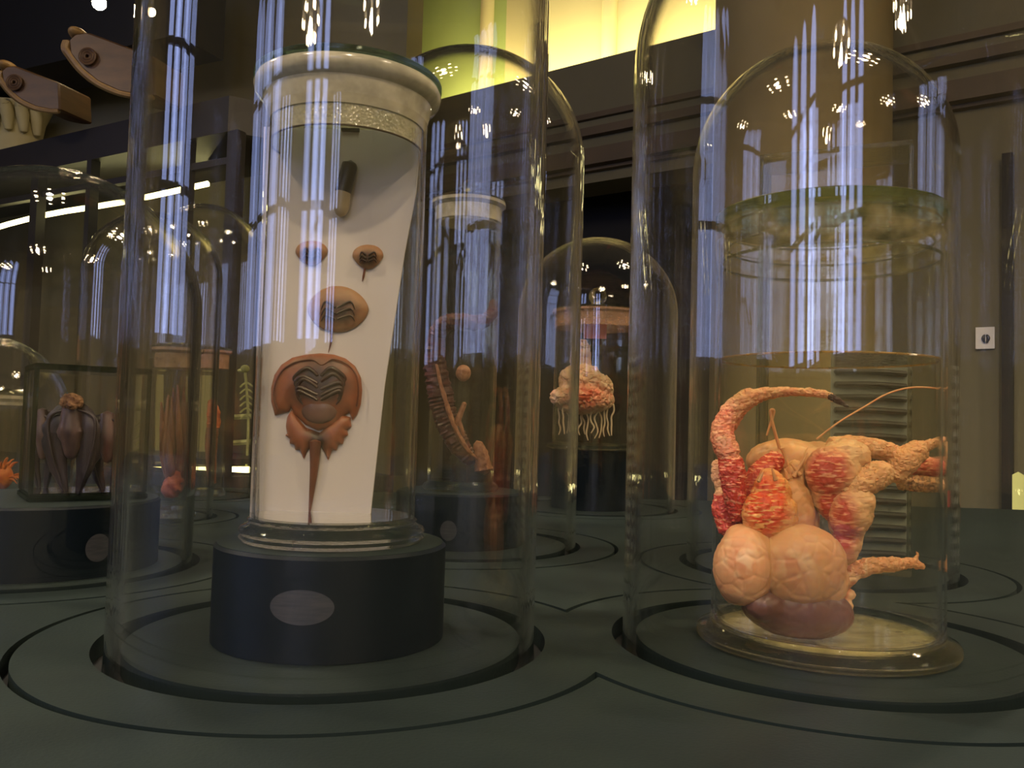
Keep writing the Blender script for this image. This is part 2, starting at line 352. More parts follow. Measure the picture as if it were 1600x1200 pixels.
# engaged columns
for i, (u0, u1, off) in enumerate(((382, 640, .35), (1112, 1380, .25))):
    um = (u0+u1)/2; p = wallpt(um, off); r = (u1-u0)/2/ppm(p.y)
    b = NB(); lathe(b, [(0, FLOOR), (r, FLOOR), (r, 3.2), (0, 3.2)], (p.x, p.y, 0), 64); struct('column_%d' % (i+1), b, MT['column'], True)
# pilaster and dark gap at the far right
p0, p1 = wallpt(1566, .06), wallpt(1584, .06); b = NB(); wallbox(b, p0, p1, FLOOR, zpx(1575, 240, p0.y), .05); struct('trim_10', b, MT['black'])
# walls around the visitor: left, rear with their windows, ceiling
b = NB(); box(b, -5.2, -5, -4.2, 8, FLOOR, 4); struct('wall_left', b, MT['walldark'])
b = NB(); box(b, -5.2, 5, -4.4, -4.2, FLOOR, 4); struct('wall_rear', b, MT['walldark'])
b = NB(); wallbox(b, (-5, 6.6), (-.2, 6.2), FLOOR, 4, .2); struct('wall_far', b, MT['walldark'])
b = NB(); box(b, 5, 5.2, -4.4, 4, FLOOR, 4); struct('wall_east', b, MT['walldark'])
def window(k, c, along, wd, z0, z1):
    """three tall lancet panes side by side in a dark frame"""
    a = Vector((along[0], along[1], 0)); n = Vector((-a.y, a.x, 0))
    if n.dot(Vector((0, 1, 0))-Vector(c)) < 0: n = -n
    fr = NB()
    for i in range(4):
        s = (i-1.5)*wd; q = Vector(c)+a*s+n*.03
        tube(fr, [(q.x, q.y, z0), (q.x, q.y, z1)], .05, n=6, sub_=1, lin=True)
    fo = struct('window_%d' % k, fr, MT['iron'])
    for i in range(3):
        s = (i-1)*wd; q = Vector(c)+a*s+n*.01; bm = NB(); h = wd*.28
        pts = [(-h, z0), (h, z0), (h, z1-.5)] + [(h*math.cos(t), z1-.5+.5*math.sin(t)) for t in (PI/6, PI/3, PI/2, 2*PI/3, 5*PI/6)] + [(-h, z1-.5)]
        bm.faces.new([bm.verts.new((q.x+a.x*x, q.y+a.y*x, z)) for x, z in pts])
        for zb in (z0+(z1-z0)*.33, z0+(z1-z0)*.66): tube(fb := NB(), [tuple(q+a*-h+n*.03)[:2]+(zb,), tuple(q+a*h+n*.03)[:2]+(zb,)], .03, n=6, sub_=1, lin=True); struct('window_%d_bar' % k, fb, MT['iron'])
        struct('window_%d_pane' % k, bm, MT['pane'])
window(1, (-4.98, .1, 0), (0, 1), .55, .62, 3.2)
window(2, (-2.9, -4.18, 0), (1, 0), .55, .62, 3.2)
window(3, (-.5, -4.18, 0), (1, 0), .34, .62, 3.0)

# ceiling lamps, each a disc with seven bulbs
def ceiling_lamp(x, y, z, label, first=[None]):
    if first[0] is None:
        t = thing('ceiling_lamp', (x, y, z), label, 'lamp', 'ceiling lamps with seven bulbs')
        b = NB(); lathe(b, [(0, .03), (.30, .03), (.30, .05), (.03, .08), (.02, 1.2), (0, 1.2)], (x, y, z), 32); part('fixture', b, MT['iron'], t)
        for i in range(7):
            r = 0 if i == 6 else .24; th = i*PI/3; b = NB(); ell(b, (x+r*math.cos(th), y+r*math.sin(th), z), (.028,)*3, u=12, v=8); part('bulb', b, MT['bulb'], t)
        sl = bpy.data.lights.new('lamp_spot', 'SPOT'); sl.energy = SPOT; sl.color = (1, .84, .64); sl.spot_size = math.radians(150); sl.spot_blend = .6; sl.shadow_soft_size = .05
        so = bpy.data.objects.new('lamp_spot', sl); S.collection.objects.link(so); so.parent = t; so.location = (0, 0, -.06)
        first[0] = t; return t
    t = first[0].copy(); S.collection.objects.link(t); t.location = (x, y, z); t['label'] = label
    for ch in first[0].children: c = ch.copy(); S.collection.objects.link(c); c.parent = t
    return t
LAMPS = ['behind the visitor on the left, nearest the left windows', 'straight behind the visitor above head height', 'behind the visitor on the right', 'hanging over the left half of the display table', 'hanging over the right half of the display table', 'over the aisle left of the display table', 'far behind beside the middle rear windows', 'far behind at the right end of the rear wall', 'over the aisle right of the display table']
for x, y, z in ((-1.6, -.8, 2.3), (.2, -1.4, 2.2), (1.9, -.6, 2.3), (-.6, .9, 2.3), (1.1, 1.2, 2.4), (-2.6, 1.3, 2.3), (-.7, -3, 2.0), (1.2, -2.8, 2.1), (2.9, .9, 2.3)):
    ceiling_lamp(x, y, z, 'seven-bulb ceiling lamp '+LAMPS.pop(0))

# ------------------------------------------------------------------ display table with its cut rings
BELLS = {   # x, y, bell radius, dome top, pedestal radius, pedestal height, groove inner, groove outer, thin ring
 'one': (-.1264, .6244, .147, .60, .0815, .0665, .1366, .155, .2016),
 'two': (.2346, .6398, .147, .575, 0, 0, .1366, .155, .2016),
 'eel': (-.063, 1.112, .150, .640, .0815, .0665, .137, .156, .2016),
 'back': (.356, .996, .147, .606, 0, 0, .1366, .155, .2016),
 'bats': (-.475, .875, .147, .402, .113, .0665, .1366, .155, .200),
 'jelly': (.160, 1.637, .152, .515, .0800, .110, .1400, .159, .200),
 'squid': (-.551, 1.30, .100, .462, 0, 0, .092, .107, .137),
 'worm': (-.602, 1.66, .105, .565, 0, 0, .097, .113, .145),
 'spines': (-.677, 1.10, .100, .250, 0, 0, .092, .107, .130),
}
TH = .014
def circ_pts(c, r, n=160): return [(c[0]+r*math.cos(2*PI*i/n), c[1]+r*math.sin(2*PI*i/n)) for i in range(n)]
def union_loops(cs, n=720):
    runs = []
    for a, (x, y, r) in enumerate(cs):
        free = [all((x+r*math.cos(2*PI*i/n)-x2)**2+(y+r*math.sin(2*PI*i/n)-y2)**2 > r2*r2 for b, (x2, y2, r2) in enumerate(cs) if b != a) for i in range(n)]
        P = [(x+r*math.cos(2*PI*i/n), y+r*math.sin(2*PI*i/n)) for i in range(n)]
        if all(free): runs.append(P[::3]+['closed']); continue
        i0 = next((i for i in range(n) if free[i] and not free[i-1]), None)
        if i0 is None: continue
        cur = []
        for k in range(n):
            i = (i0+k) % n
            if free[i]: cur.append(P[i])
            elif cur: runs.append(cur[::3]+[cur[-1]]); cur = []
        if cur: runs.append(cur[::3]+[cur[-1]])
    loops = [r_[:-1] for r_ in runs if r_[-1] == 'closed']; runs = [r_ for r_ in runs if r_[-1] != 'closed']
    while runs:
        cur = runs.pop(0)[:]
        while True:
            d = [(math.dist(cur[-1], r_[0]), k) for k, r_ in enumerate(runs)]; dc = math.dist(cur[-1], cur[0])
            if d and min(d)[0] < dc: cur += runs.pop(min(d)[1])
            else: break
        loops.append(cur)
    return loops
def area(l): return .5*sum(l[i][0]*l[(i+1) % len(l)][1]-l[(i+1) % len(l)][0]*l[i][1] for i in range(len(l)))
def plate(bm, outer, holes, z=0, th=TH):
    polys = [outer]+holes; pts = [p for l in polys for p in l]; edges = []; k = 0
    tris = tessellate_polygon([[Vector((p[0], p[1], 0)) for p in l] for l in polys])
    hi = [bm.verts.new((p[0], p[1], z)) for p in pts]
    for t in tris:
        try: bm.faces.new([hi[i] for i in t])
        except ValueError: pass
    k = 0
    for l in polys:
        lo = [bm.verts.new((p[0], p[1], z-th)) for p in l]; m = len(l)
        for i in range(m):
            j = (i+1) % m
            try: bm.faces.new((hi[k+i], hi[k+j], lo[j], lo[i]))
            except ValueError: pass
        k += m
tab = thing('display_table', (0, .8, 0), 'wide dark grey-green table cut with round grooves and rings, under all the bell jars', 'table')
HW = .0025
cs = [(v[0], v[1], v[8]) for v in BELLS.values()]
outl = union_loops([(x, y, r+HW) for x, y, r in cs]); inl = union_loops([(x, y, r-HW) for x, y, r in cs])
rect = [(-3.2, -.5), (2.4, -.5), (2.4, 1.72), (1.0, 1.86), (-3.2, 1.86)]
bm = NB()
plate(bm, rect, [l for l in outl if area(l) > 0])
for l in outl:
    if area(l) < 0: plate(bm, l[::-1], [])
hin = [l for l in inl if area(l) < 0]
def inside(p, l):
    c = False; j = len(l)-1
    for i in range(len(l)):
        if (l[i][1] > p[1]) != (l[j][1] > p[1]) and p[0] < (l[j][0]-l[i][0])*(p[1]-l[i][1])/(l[j][1]-l[i][1])+l[i][0]: c = not c
        j = i
    return c
for l in inl:
    if area(l) > 0: plate(bm, l, [circ_pts((v[0], v[1]), v[7]) for v in BELLS.values() if inside((v[0], v[1]), l)]+[h for h in hin if inside(h[0], l)])
for v in BELLS.values(): plate(bm, circ_pts((v[0], v[1]), v[6]), [])
part('top_plate', bm, MT['table'], tab, smooth=False)
bm = NB(); box(bm, -3.19, 2.39, -.49, 1.71, -.12, -TH-.001); part('carcass', bm, MT['groove'], tab, smooth=False)
bm = NB(); box(bm, -3.0, 2.2, -.3, 1.6, FLOOR, -.121); part('plinth', bm, MT['pedestal'], tab, smooth=False)

# ------------------------------------------------------------------ bell jars
def bell(key, label):
    x, y, R, top, *_ = BELLS[key]; t = .0045; z0 = -TH+.001
    k = 1.0; n = 18; out = []; inn = []
    hs = top-R*.98
    out = [(R+.001, z0), (R, z0+.01)] + [(R, z0+(hs-z0)*i/6) for i in range(1, 6)]
    for i in range(n+1):
        th = i/n*PI/2; out.append((R*math.cos(th) if i < n else 0, hs+(top-hs)*math.sin(th)))
    Ri = R-t; inn = []
    for i in range(n+1):
        th = (n-i)/n*PI/2; inn.append((Ri*math.cos(th) if i > 0 else 0, hs+(top-t-hs)*math.sin(th)))
    inn += [(Ri, z0+(hs-z0)*i/6) for i in (5, 3, 1)]+[(Ri, z0)]
    b = NB(); lathe(b, out+inn+[out[0]], (x, y, 0), 128)
    bmesh.ops.remove_doubles(b, verts=b.verts, dist=1e-6)
    o = obj('bell_jar', b, MT['bell'], origin=(x, y, 0)); tagp(o, label, 'bell jar', 'tall glass bell jars set in the table grooves'); return o
def pedestal(key, label, oval_reflection=None):
    x, y = BELLS[key][:2]; R, h = BELLS[key][4:6]
    t = thing('pedestal', (x, y, 0), label, 'pedestal', 'round dark pedestals')
    b = NB(); lathe(b, [(0, 0), (R, 0), (R, h-.002), (R-.002, h)], (x, y, 0.0005), 128); part('drum', b, MT['pedestal'], t, auto=30)
    b = NB(); lathe(b, [(0, h-.004), (R-.0022, h-.004), (R-.0022, h+.0004), (0, h+.0004)], (x, y, 0.0005), 128); part('drum_top', b, MT['table'], t, auto=30)
    if oval_reflection:
        th, zc, wa, ha = oval_reflection; b = NB(); n = 40; P = []
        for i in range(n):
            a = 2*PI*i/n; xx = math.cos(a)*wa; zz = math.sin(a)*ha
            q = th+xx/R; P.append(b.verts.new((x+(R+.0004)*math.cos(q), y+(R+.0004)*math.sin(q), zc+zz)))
        [b.faces.new((P[i], P[i+1], P[n-2-i], P[n-1-i])) for i in range(n//2-1)]; part('painted_reflection', b, MT['oval_reflection'], t, smooth=False)['label'] = 'pale oval reflection painted on the dark drum'
    return t
bell('one', 'tall bell jar over the horseshoe crab cylinder at front left')
bell('two', 'tall bell jar over the coconut crab jar at front right')
bell('eel', 'tall bell jar behind the horseshoe crab cylinder, over the eel jar')
bell('back', 'bell jar behind the coconut crab jar, domed top just above its lid')
bell('bats', 'wide low bell jar at left over the tank of bats')
bell('jelly', 'distant bell jar over the jellyfish jar in front of the black doorway')
bell('squid', 'narrow bell jar over the brown tentacled specimen, behind the bat tank')
bell('worm', 'narrow bell jar at left back over the orange-tipped specimen')
bell('spines', 'small low bell jar at the far left edge over the orange spiny specimen')
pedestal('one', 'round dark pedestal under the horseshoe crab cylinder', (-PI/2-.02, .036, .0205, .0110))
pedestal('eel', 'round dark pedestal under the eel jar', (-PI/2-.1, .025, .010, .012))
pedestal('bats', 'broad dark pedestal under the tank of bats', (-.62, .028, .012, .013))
pedestal('jelly', 'tall dark pedestal under the jellyfish jar')

# ------------------------------------------------------------------ jar with horseshoe crabs
x1, y1 = -.1264, .6244; H1 = .0671
def shell_prof(Ro, z0, z1, t): return [(Ro, z0), (Ro, z1), (Ro-t, z1), (Ro-t, z0), (Ro, z0)]
j1 = thing('specimen_jar', (x1, y1, H1), 'tall glass cylinder jar with green-edged lid standing on the front pedestal', 'jar')
Z = lambda v, u=528, Y=y1: zpx(u, v, Y)
zlip = .398; RB = .0582
b = NB(); lathe(b, shell_prof(RB, H1+.016, zlip-.014, .0028), (x1, y1, 0), 128); part('glass_wall', b, MT['jar'], j1)
b = NB(); lathe(b, [(0, 0), (.058, 0), (.0635, .001), (.0655, .0035), (.0640, .0055), (.0660, .0080), (.0645, .0108), (.0605, .0125), (.0590, .0140), (.0600, .0158), (.058, .0175), (.05, .017), (0, .0165)], (x1, y1, H1), 128); part('foot', b, MT['solid'], j1)
b = NB(); lathe(b, [(RB-.002, zlip-.030), (RB+.0006, zlip-.022), (RB+.0030, zlip-.012), (RB+.0085, zlip-.008), (RB+.0098, zlip-.0035), (RB+.0085, zlip), (RB-.006, zlip), (RB-.004, zlip-.016), (RB-.002, zlip-.030)], (x1, y1, 0), 128); part('flared_rim', b, MT['putty'], j1)
b = NB(); lathe(b, [(0, zlip+.0005), (.067, zlip+.0005), (.0682, zlip+.0015), (.0682, zlip+.0045), (.067, zlip+.0055), (0, zlip+.0055)], (x1, y1, 0), 128); part('lid', b, MT['solidgreen'], j1)['label'] = 'flat green-edged glass lid'
zl = .3535
b = NB(); lathe(b, shell_prof(RB-.0029, zl, zlip-.004, .0006), (x1, y1, 0), 128); part('ground_band', b, MT['frost'], j1)['label'] = 'frosted sparkling ground-glass neck'
b = NB(); lathe(b, [(0, H1+.0185), (RB-.0031, H1+.0185), (RB-.0031, zl-.001)], (x1, y1, 0), 128); part('preserving_liquid', b, MT['liquid'], j1)
b = NB(); tube(b, [(x1+(RB-.0036)*math.cos(i*PI/24), y1+(RB-.0036)*math.sin(i*PI/24), zl-.0004) for i in range(49)], .0007, n=6, sub_=2); part('seal_line', b, MT['moulding'], j1)

YB = y1+.012
def poly_plate(name, pts, Y, th, mat, parent=None, origin=None):
    b = NB(); f = [b.verts.new(at(u, v, Y)) for u, v in pts]; k = [b.verts.new(at(u, v, Y)+Vector((0, th, 0))) for u, v in pts]
    b.faces.new(f); b.faces.new(k[::-1]); n = len(pts)
    for i in range(n): j = (i+1) % n; b.faces.new((f[i], f[j], k[j], k[i]))
    return obj(name, b, mat, parent, smooth=False, origin=origin)
zb = H1+.0188
bp = poly_plate('mounting_board', [(412, 198), (657, 206), (650, 300), (632, 395), (601, 600), (577, 818), (405, 816), (406, 600)], YB, .003, MT['board'], origin=at(500, 815, YB))
tagp(bp, 'tapering white mounting board carrying the horseshoe crabs inside the front left cylinder', 'board')

def relief(outline, Y, h, grid=.0016, back=.0008, power=.6):
    """a swollen plate grown from an outline given in photograph coordinates; returns bmesh"""
    P = [at(u, v, Y) for u, v in outline]; Q = []
    for i in range(len(P)):                      # round the outline a little
        a, c = P[i], P[(i+1) % len(P)]; n = max(1, int((c-a).length/grid))
        for k in range(n): Q.append(a.lerp(c, k/n))
    pts = [(p.x, p.z) for p in Q]; m = len(pts)
    xs = [p[0] for p in pts]; zs = [p[1] for p in pts]; g = []
    x = min(xs)
    while x < max(xs):
        z = min(zs)
        while z < max(zs):
            q = (x+random.uniform(-.2, .2)*grid, z+random.uniform(-.2, .2)*grid)
            if inside(q, pts) and min(math.dist(q, p) for p in pts) > grid*.6: g.append(q)
            z += grid
        x += grid
    al = pts+g; v2, e2, f2, *_ = delaunay_2d_cdt([Vector(p) for p in al], [(i, (i+1) % m) for i in range(m)], [list(range(m))], 1, 1e-9)
    dist = [min(math.dist(p, q) for q in pts) for p in v2]; dm = max(dist)
    b = NB(); F = [b.verts.new((p[0], Y-h*(1-(1-d/dm)**2)**power-back, p[1])) for p, d in zip(v2, dist)]
    K = [b.verts.new((p[0], Y, p[1])) for p in v2]
    for f in f2:
        try: b.faces.new([F[i] for i in f]); b.faces.new([K[i] for i in f][::-1])
        except ValueError: pass
    be = {}
    for f in f2:
        for i in range(len(f)):
            e = (f[i], f[(i+1) % len(f)]); be[e] = be.get(e, 0)+1
    for (a, c) in list(be):
        if (c, a) not in be:
            try: b.faces.new((F[a], F[c], K[c], K[a]))
            except ValueError: pass
    return b
YF = YB-.0006
def blobmask(cx, cy, rx, ry): return lambda p: max(0, 1.15-math.hypot((px(p)[0]-cx)/rx, (px(p)[1]-cy)/ry))
# large horseshoe crab
hc = thing('horseshoe_crab', at(497, 700, YF), 'large reddish-brown horseshoe crab with long tail spine, lowest on the white board', 'horseshoe crab', 'horseshoe crabs on the white board')
pros = [(430, 649), (424, 628), (424, 606), (429, 586), (440, 570), (457, 559), (478, 554), (500, 552), (522, 554), (540, 560), (555, 572), (564, 590), (566, 610), (564, 632), (558, 648), (551, 657), (546, 645), (535, 652), (520, 668), (497, 673), (478, 664), (462, 648), (455, 637), (452, 643), (441, 646)]
o = part('prosoma', relief(pros, YF, .0075), MT['shell'], hc); mask(o, blobmask(499, 600, 62, 52))
opi = [(456, 640), (449, 652), (447, 666), (449, 677), (446, 680), (453, 686), (453, 693), (460, 695), (462, 703), (469, 703), (475, 717), (481, 704), (486, 698), (500, 699), (502, 697), (513, 719), (519, 704), (526, 704), (529, 695), (536, 694), (538, 685), (544, 680), (543, 672), (549, 667), (548, 652), (535, 648), (500, 676), (478, 668)]
o = part('opisthosoma', relief(opi, YF, .0045), MT['shell'], hc); mask(o, blobmask(495, 685, 26, 34))
b = NB(); tube(b, [at(493, 690, YF-.003), at(491, 730, YF-.003), at(487, 770, YF-.002), at(483, 806, YF-.001)], [.0046, .0032, .0019, .0004], n=10); part('tail_spine', b, MT['shellrim'], hc)
b = NB(); tube(b, [at(u, v, YF-.0058) for u, v in ((434, 640), (428, 620), (431, 597), (443, 577), (463, 565), (488, 562), (503, 570), (520, 561), (541, 568), (556, 585), (560, 610), (557, 635))], .00075, n=6); part('shell_ridge', b, MT['shellrim'], hc)
for s in (-1, 1):
    for i in range(5):
        r_ = random.Random(i*7+s); j = r_.uniform(-4, 4); a = at(499+s*3, 588+i*9+j*.5, YF-.0080); m_ = at(499+s*(22+i*2+j), 578+i*8+j, YF-.0086); e = at(499+s*(40-i*2), 590+i*9-((i == 4)*4), YF-.0072); e2 = at(499+s*(34-i*2), 600+i*8, YF-.0080)
        b = NB(); tube(b, [a, m_, e, e2], [.0012, .0016, .0012, .0004], n=8); part('leg', b, MT['leg'], hc)
b = NB(); ell(b, at(499, 640, YF-.004), (.0135, .0042, .0105)); part('gill_cover', b, surf('gill_grey', hexs(120, 86, 76), hexs(92, 62, 56), scale=60, rough=.3), hc)['label'] = 'greyish gill cover'
# three smaller ones
def small_hc(cx, cy, rx, ry, label, tail=None, legs=True, tilt=0):
    t = thing('horseshoe_crab', at(cx, cy, YF), label, 'horseshoe crab', 'horseshoe crabs on the white board')
    out = []
    for i in range(40):
        a = 2*PI*i/40; r = 1+.03*math.sin(3*a+cx)
        yy = math.sin(a); out.append((cx+rx*r*math.cos(a)*(1-.22*max(0, yy)), cy+ry*r*(yy if yy < 0 else yy*1.02)))
    o = part('carapace', relief(out, YF, .0022+rx*.00005, grid=.0013), MT['larva'], t); mask(o, blobmask(cx-rx*.05, cy+ry*.15, rx*.85, ry*.95))
    if legs:
        for s in (-1, 1):
            for i in range(3):
                b = NB(); tube(b, [at(cx-rx*.05+s*2, cy-ry*.1+i*ry*.25, YF-.006), at(cx+s*rx*.4, cy-ry*.35+i*ry*.3, YF-.0062), at(cx+s*rx*.55, cy+i*ry*.25, YF-.005)], [.0009, .0009, .0003], n=6); part('leg', b, MT['leg'], t)
    if tail:
        b = NB(); tube(b, [at(u, v, YF-.0015) for u, v in tail], [.0009]*(len(tail)-1)+[.0002], n=6); part('tail_spine', b, MT['shellrim'], t)
    return t
small_hc(487, 395, 25, 19, 'tiny dark horseshoe crab at left of the pair below the capsule')
small_hc(575, 401, 24, 19, 'tiny dark horseshoe crab at right of the pair below the capsule', [(570, 420), (568, 432), (566, 440)])
small_hc(528, 484, 48, 36, 'mid-sized horseshoe crab between the tiny pair and the large one', [(518, 520), (517, 535), (513, 551)])
# capsule
cap = thing('capsule_vial', at(542, 300, YF), 'small capsule, black above and cream below, high on the white board', 'capsule')
Yc = YB-.0058
b = NB(); tube(b, [at(536, 300, Yc), at(535, 312, Yc), at(533, 327, Yc), at(532, 334, Yc), at(531.6, 337, Yc)], [.0057, .0056, .0054, .0040, .0022], n=24, sub_=3); part('cream_half', b, MT['vial'], cap)
b = NB(); tube(b, [at(547.6, 254, Yc), at(547.2, 256, Yc), at(546, 260, Yc), at(541, 280, Yc), at(536, 300, Yc)], [.0036, .0052, .0060, .0060, .0060], n=24, sub_=3); part('black_half', b, MT['cap'], cap)
b = NB(); bx = at(548, 204, YB-.0004); box(b, bx.x-.0068, bx.x+.0068, bx.y-.0022, bx.y, bx.z-.0012, bx.z+.0012)
tagp(obj('board_clip', b, MT['cap'], smooth=False, origin=bx), 'small black clip at the top of the white board', 'clip')

# ------------------------------------------------------------------ jar with the coconut crab
x2, y2 = .2346, .6398
j2 = thing('specimen_jar', (x2, y2, .0005), 'wide glass jar of pale spirit with the coconut crab, front right', 'jar')
R2 = .0812; ZL2 = .3103
b = NB(); lathe(b, shell_prof(R2, .0148, ZL2-.012, .003), (x2, y2, 0), 144); part('glass_wall', b, MT['jar'], j2)
b = NB(); lathe(b, [(0, .0005), (.086, .0005), (.0905, .0012), (.0915, .0028), (.0900, .0040), (.0918, .0060), (.0905, .0082), (.086, .0098), (.083, .012), (.0815, .0145), (.0775, .0145), (.0765, .0080), (0, .0075)], (x2, y2, 0), 144); part('foot', b, MT['solid'], j2)
b = NB(); lathe(b, [(0, .0080), (.0760, .0080), (.0760, .0088), (0, .0088)], (x2, y2, 0), 96); part('floor_glow', b, MT['bottomglow'], j2)  # pale disc paints in the glow of the lit jar bottom
b = NB(); lathe(b, [(R2, ZL2-.024), (R2+.001, ZL2-.02), (R2+.001, ZL2-.002), (R2-.004, ZL2-.002), (R2-.008, ZL2-.016), (R2-.006, ZL2-.028), (R2-.003, ZL2-.03), (R2, ZL2-.024)], (x2, y2, 0), 144); part('ground_rim', b, frosted('golden_rim', hexs(190, 170, 120), .1, False), j2)
for r_, z_, w_ in ((R2-.0035, ZL2-.0285, .0011), (R2-.0085, ZL2-.017, .0008), (R2-.004, ZL2-.0025, .0008)):
    b = NB(); tube(b, [(x2+r_*math.cos(i*PI/24), y2+r_*math.sin(i*PI/24), z_) for i in range(49)], w_, n=8, sub_=2); part('rim_ring', b, MT['solid'], j2)
b = NB(); lathe(b, [(0, ZL2), (.081, ZL2), (.0822, ZL2+.001), (.0822, ZL2+.007), (.081, ZL2+.008), (0, ZL2+.008)], (x2, y2, 0), 144); part('lid', b, thin_glass('lid_glass_2', tint=(.76, .84, .70), e0=.85, e1=.97, bump=.05, f0=.08), j2)['label'] = 'thick greenish glass lid'
zq = .2079
b = NB(); lathe(b, [(0, .0090), (.0755, .0090), (.0758, .0150), (R2-.0033, .0152), (R2-.0033, zq), (0, zq)], (x2, y2, 0), 144); part('preserving_liquid', b, MT['liquid'], j2)
b = NB(); tube(b, [(x2+(R2-.0037)*math.cos(i*PI/24), y2+(R2-.0037)*math.sin(i*PI/24), zq) for i in range(49)], .0008, n=6, sub_=2); part('meniscus', b, frosted('meniscus_gold', hexs(180, 140, 70), .55, False), j2)

# the coconut crab; K places a point by photograph coordinate and depth inside the jar
cc = thing('coconut_crab', (x2, y2, .0092), 'cream and red striped coconut crab curled head-up in the front right jar', 'crab')
def K(u, v, d=0): return at(u, v, y2+d)
m1 = 1/ppm(y2)      # metres per photograph pixel here
def E(b, u, v, d, rx, ry, rz, rot=0): ell(b, K(u, v, d), (rx*m1, ry*m1, rz*m1), rot)
# abdomen: two big lobes with a cleft, shoulders above
b = NB(); E(b, 1166, 884, -.038, 49, 38, 58, .1); E(b, 1160, 842, -.034, 27, 26, 22); E(b, 1150, 902, -.034, 28, 28, 40); b = fuse(b, .0010, 6, .00045, 60); o = part('tail_lobe', b, MT['crabcream'], cc); mask(o, lambda p: .5*blobmask(1160, 880, 44, 60)(p))
b = NB(); E(b, 1250, 884, -.040, 68, 42, 61, -.12); E(b, 1232, 840, -.034, 34, 28, 21); E(b, 1280, 905, -.034, 42, 34, 46); b = fuse(b, .0010, 6, .00045, 60); o = part('tail_lobe', b, MT['crabcream'], cc); mask(o, lambda p: .5*blobmask(1242, 880, 54, 46)(p))
b = NB(); E(b, 1246, 952, -.034, 84, 40, 42, .1); E(b, 1198, 944, -.040, 34, 28, 26); b = fuse(b, .0014, 6, .0005, 80); o = part('abdomen', b, MT['crabplum'], cc); mask(o, lambda p: 0); o['label'] = 'plum-brown underside'
b = NB(); E(b, 1324, 928, -.02, 12, 14, 9); E(b, 1320, 946, -.024, 12, 14, 10); E(b, 1312, 960, -.026, 12, 12, 8); b = fuse(b, .001, 3, .0005, 150); o = part('swimmeret', b, MT['crabcream'], cc); mask(o, lambda p: .5)
# carapace front, striped orange shield, cream flank, broad cream back behind
b = NB(); E(b, 1203, 805, -.036, 42, 26, 40); E(b, 1205, 772, -.032, 30, 24, 34); E(b, 1202, 752, -.030, 17, 16, 20); E(b, 1192, 742, -.034, 5, 5, 12); b = fuse(b, .0011, 4, .0009, 160); o = part('carapace', b, MT['craborange'], cc); mask(o, lambda p: 1.5*blobmask(1198, 790, 42, 58)(p)); o['label'] = 'orange shield with pale dashes'
b = NB(); E(b, 1238, 800, -.026, 34, 24, 50, -.1); E(b, 1243, 752, -.02, 18, 18, 34); E(b, 1256, 815, -.018, 24, 20, 36); b = fuse(b, .0012, 4, .0007, 120); o = part('flank', b, MT['crabcream'], cc); mask(o, lambda p: .15)
b = NB(); E(b, 1232, 722, .012, 68, 40, 38); E(b, 1222, 790, .006, 60, 30, 70); E(b, 1275, 712, .012, 28, 30, 24); b = fuse(b, .0015, 6, .0007, 80); o = part('back_shell', b, MT['crabcream'], cc); mask(o, lambda p: .2)
for (u0, v0, u1, v1, d) in ((1185, 752, 1192, 738, -.044), (1212, 750, 1206, 732, -.040), (1232, 748, 1226, 733, -.030), (1240, 745, 1262, 708, -.030), (1222, 700, 1238, 745, -.02), (1250, 742, 1236, 725, -.03)):
    b = NB(); tube(b, [K(u0, v0, d), K(u1, v1, d)], [3.6*m1, 1.2*m1], n=8); o = part('mouthpart', b, MT['crabcream'], cc); mask(o, lambda p: .1)
# legs: list of (points, radii px, material, mask centre)
def limb(name, segs, mat=None):
    """each segment swells and narrows at its joints; segments fuse into one skin"""
    b = NB()
    for pts, rad in segs:
        tube(b, [K(*p) for p in pts], [r*m1 for r in rad], n=16, sub_=5)
    return fuse(b, .0009, 3, .0009, 220)
b = limb('leg', [([(1153, 812, -.028), (1148, 775, -.03), (1144, 738, -.03), (1141, 716, -.028)], [9, 17, 20, 17]),
                 ([(1140, 712, -.028), (1130, 688, -.024), (1128, 670, -.02)], [18, 19, 17]),
                 ([(1126, 674, -.02), (1140, 650, -.018), (1158, 630, -.018), (1178, 618, -.018)], [17, 18, 17, 14]),
                 ([(1174, 620, -.018), (1205, 614, -.020), (1245, 612, -.022), (1285, 616, -.024), (1306, 624, -.026), (1325, 635, -.028)], [13, 9, 7, 6.5, 5.5, 1.2])])
o = part('leg', b, MT['crabred'], cc); leg_arch = o; mask(o, lambda p: (lambda u, v: 1 if v > 716 and u < 1170 else (.55 if u < 1165 and 640 < v else (.35 if u < 1290 else .1)))(*px(p))); o['label'] = 'long leg arching over to a dark tip'
b = NB(); tube(b, [K(1296, 619, -.0262), K(1310, 626, -.0280), K(1327, 637, -.0295)], [5.6*m1, 5.4*m1, 1.2*m1], n=10); b = fuse(b, .0007, 1, .0006, 400); sub('leg_tip', b, MT['leg'], leg_arch, cc)
b = limb('leg', [([(1119, 720, -.004), (1124, 745, -.006), (1132, 768, -.008)], [6, 12, 12]), ([(1131, 768, -.01), (1131, 795, -.014), (1136, 832, -.018)], [13, 19, 12])])
o = part('leg', b, MT['crabred'], cc); mask(o, lambda p: 1 if px(p)[1] > 772 else .2)
b = limb('leg', [([(1215, 715, -.004), (1188, 745, -.012), (1170, 790, -.016), (1166, 830, -.02)], [14, 22, 20, 12])])
o = part('leg', b, MT['crabred'], cc); mask(o, lambda p: .95)
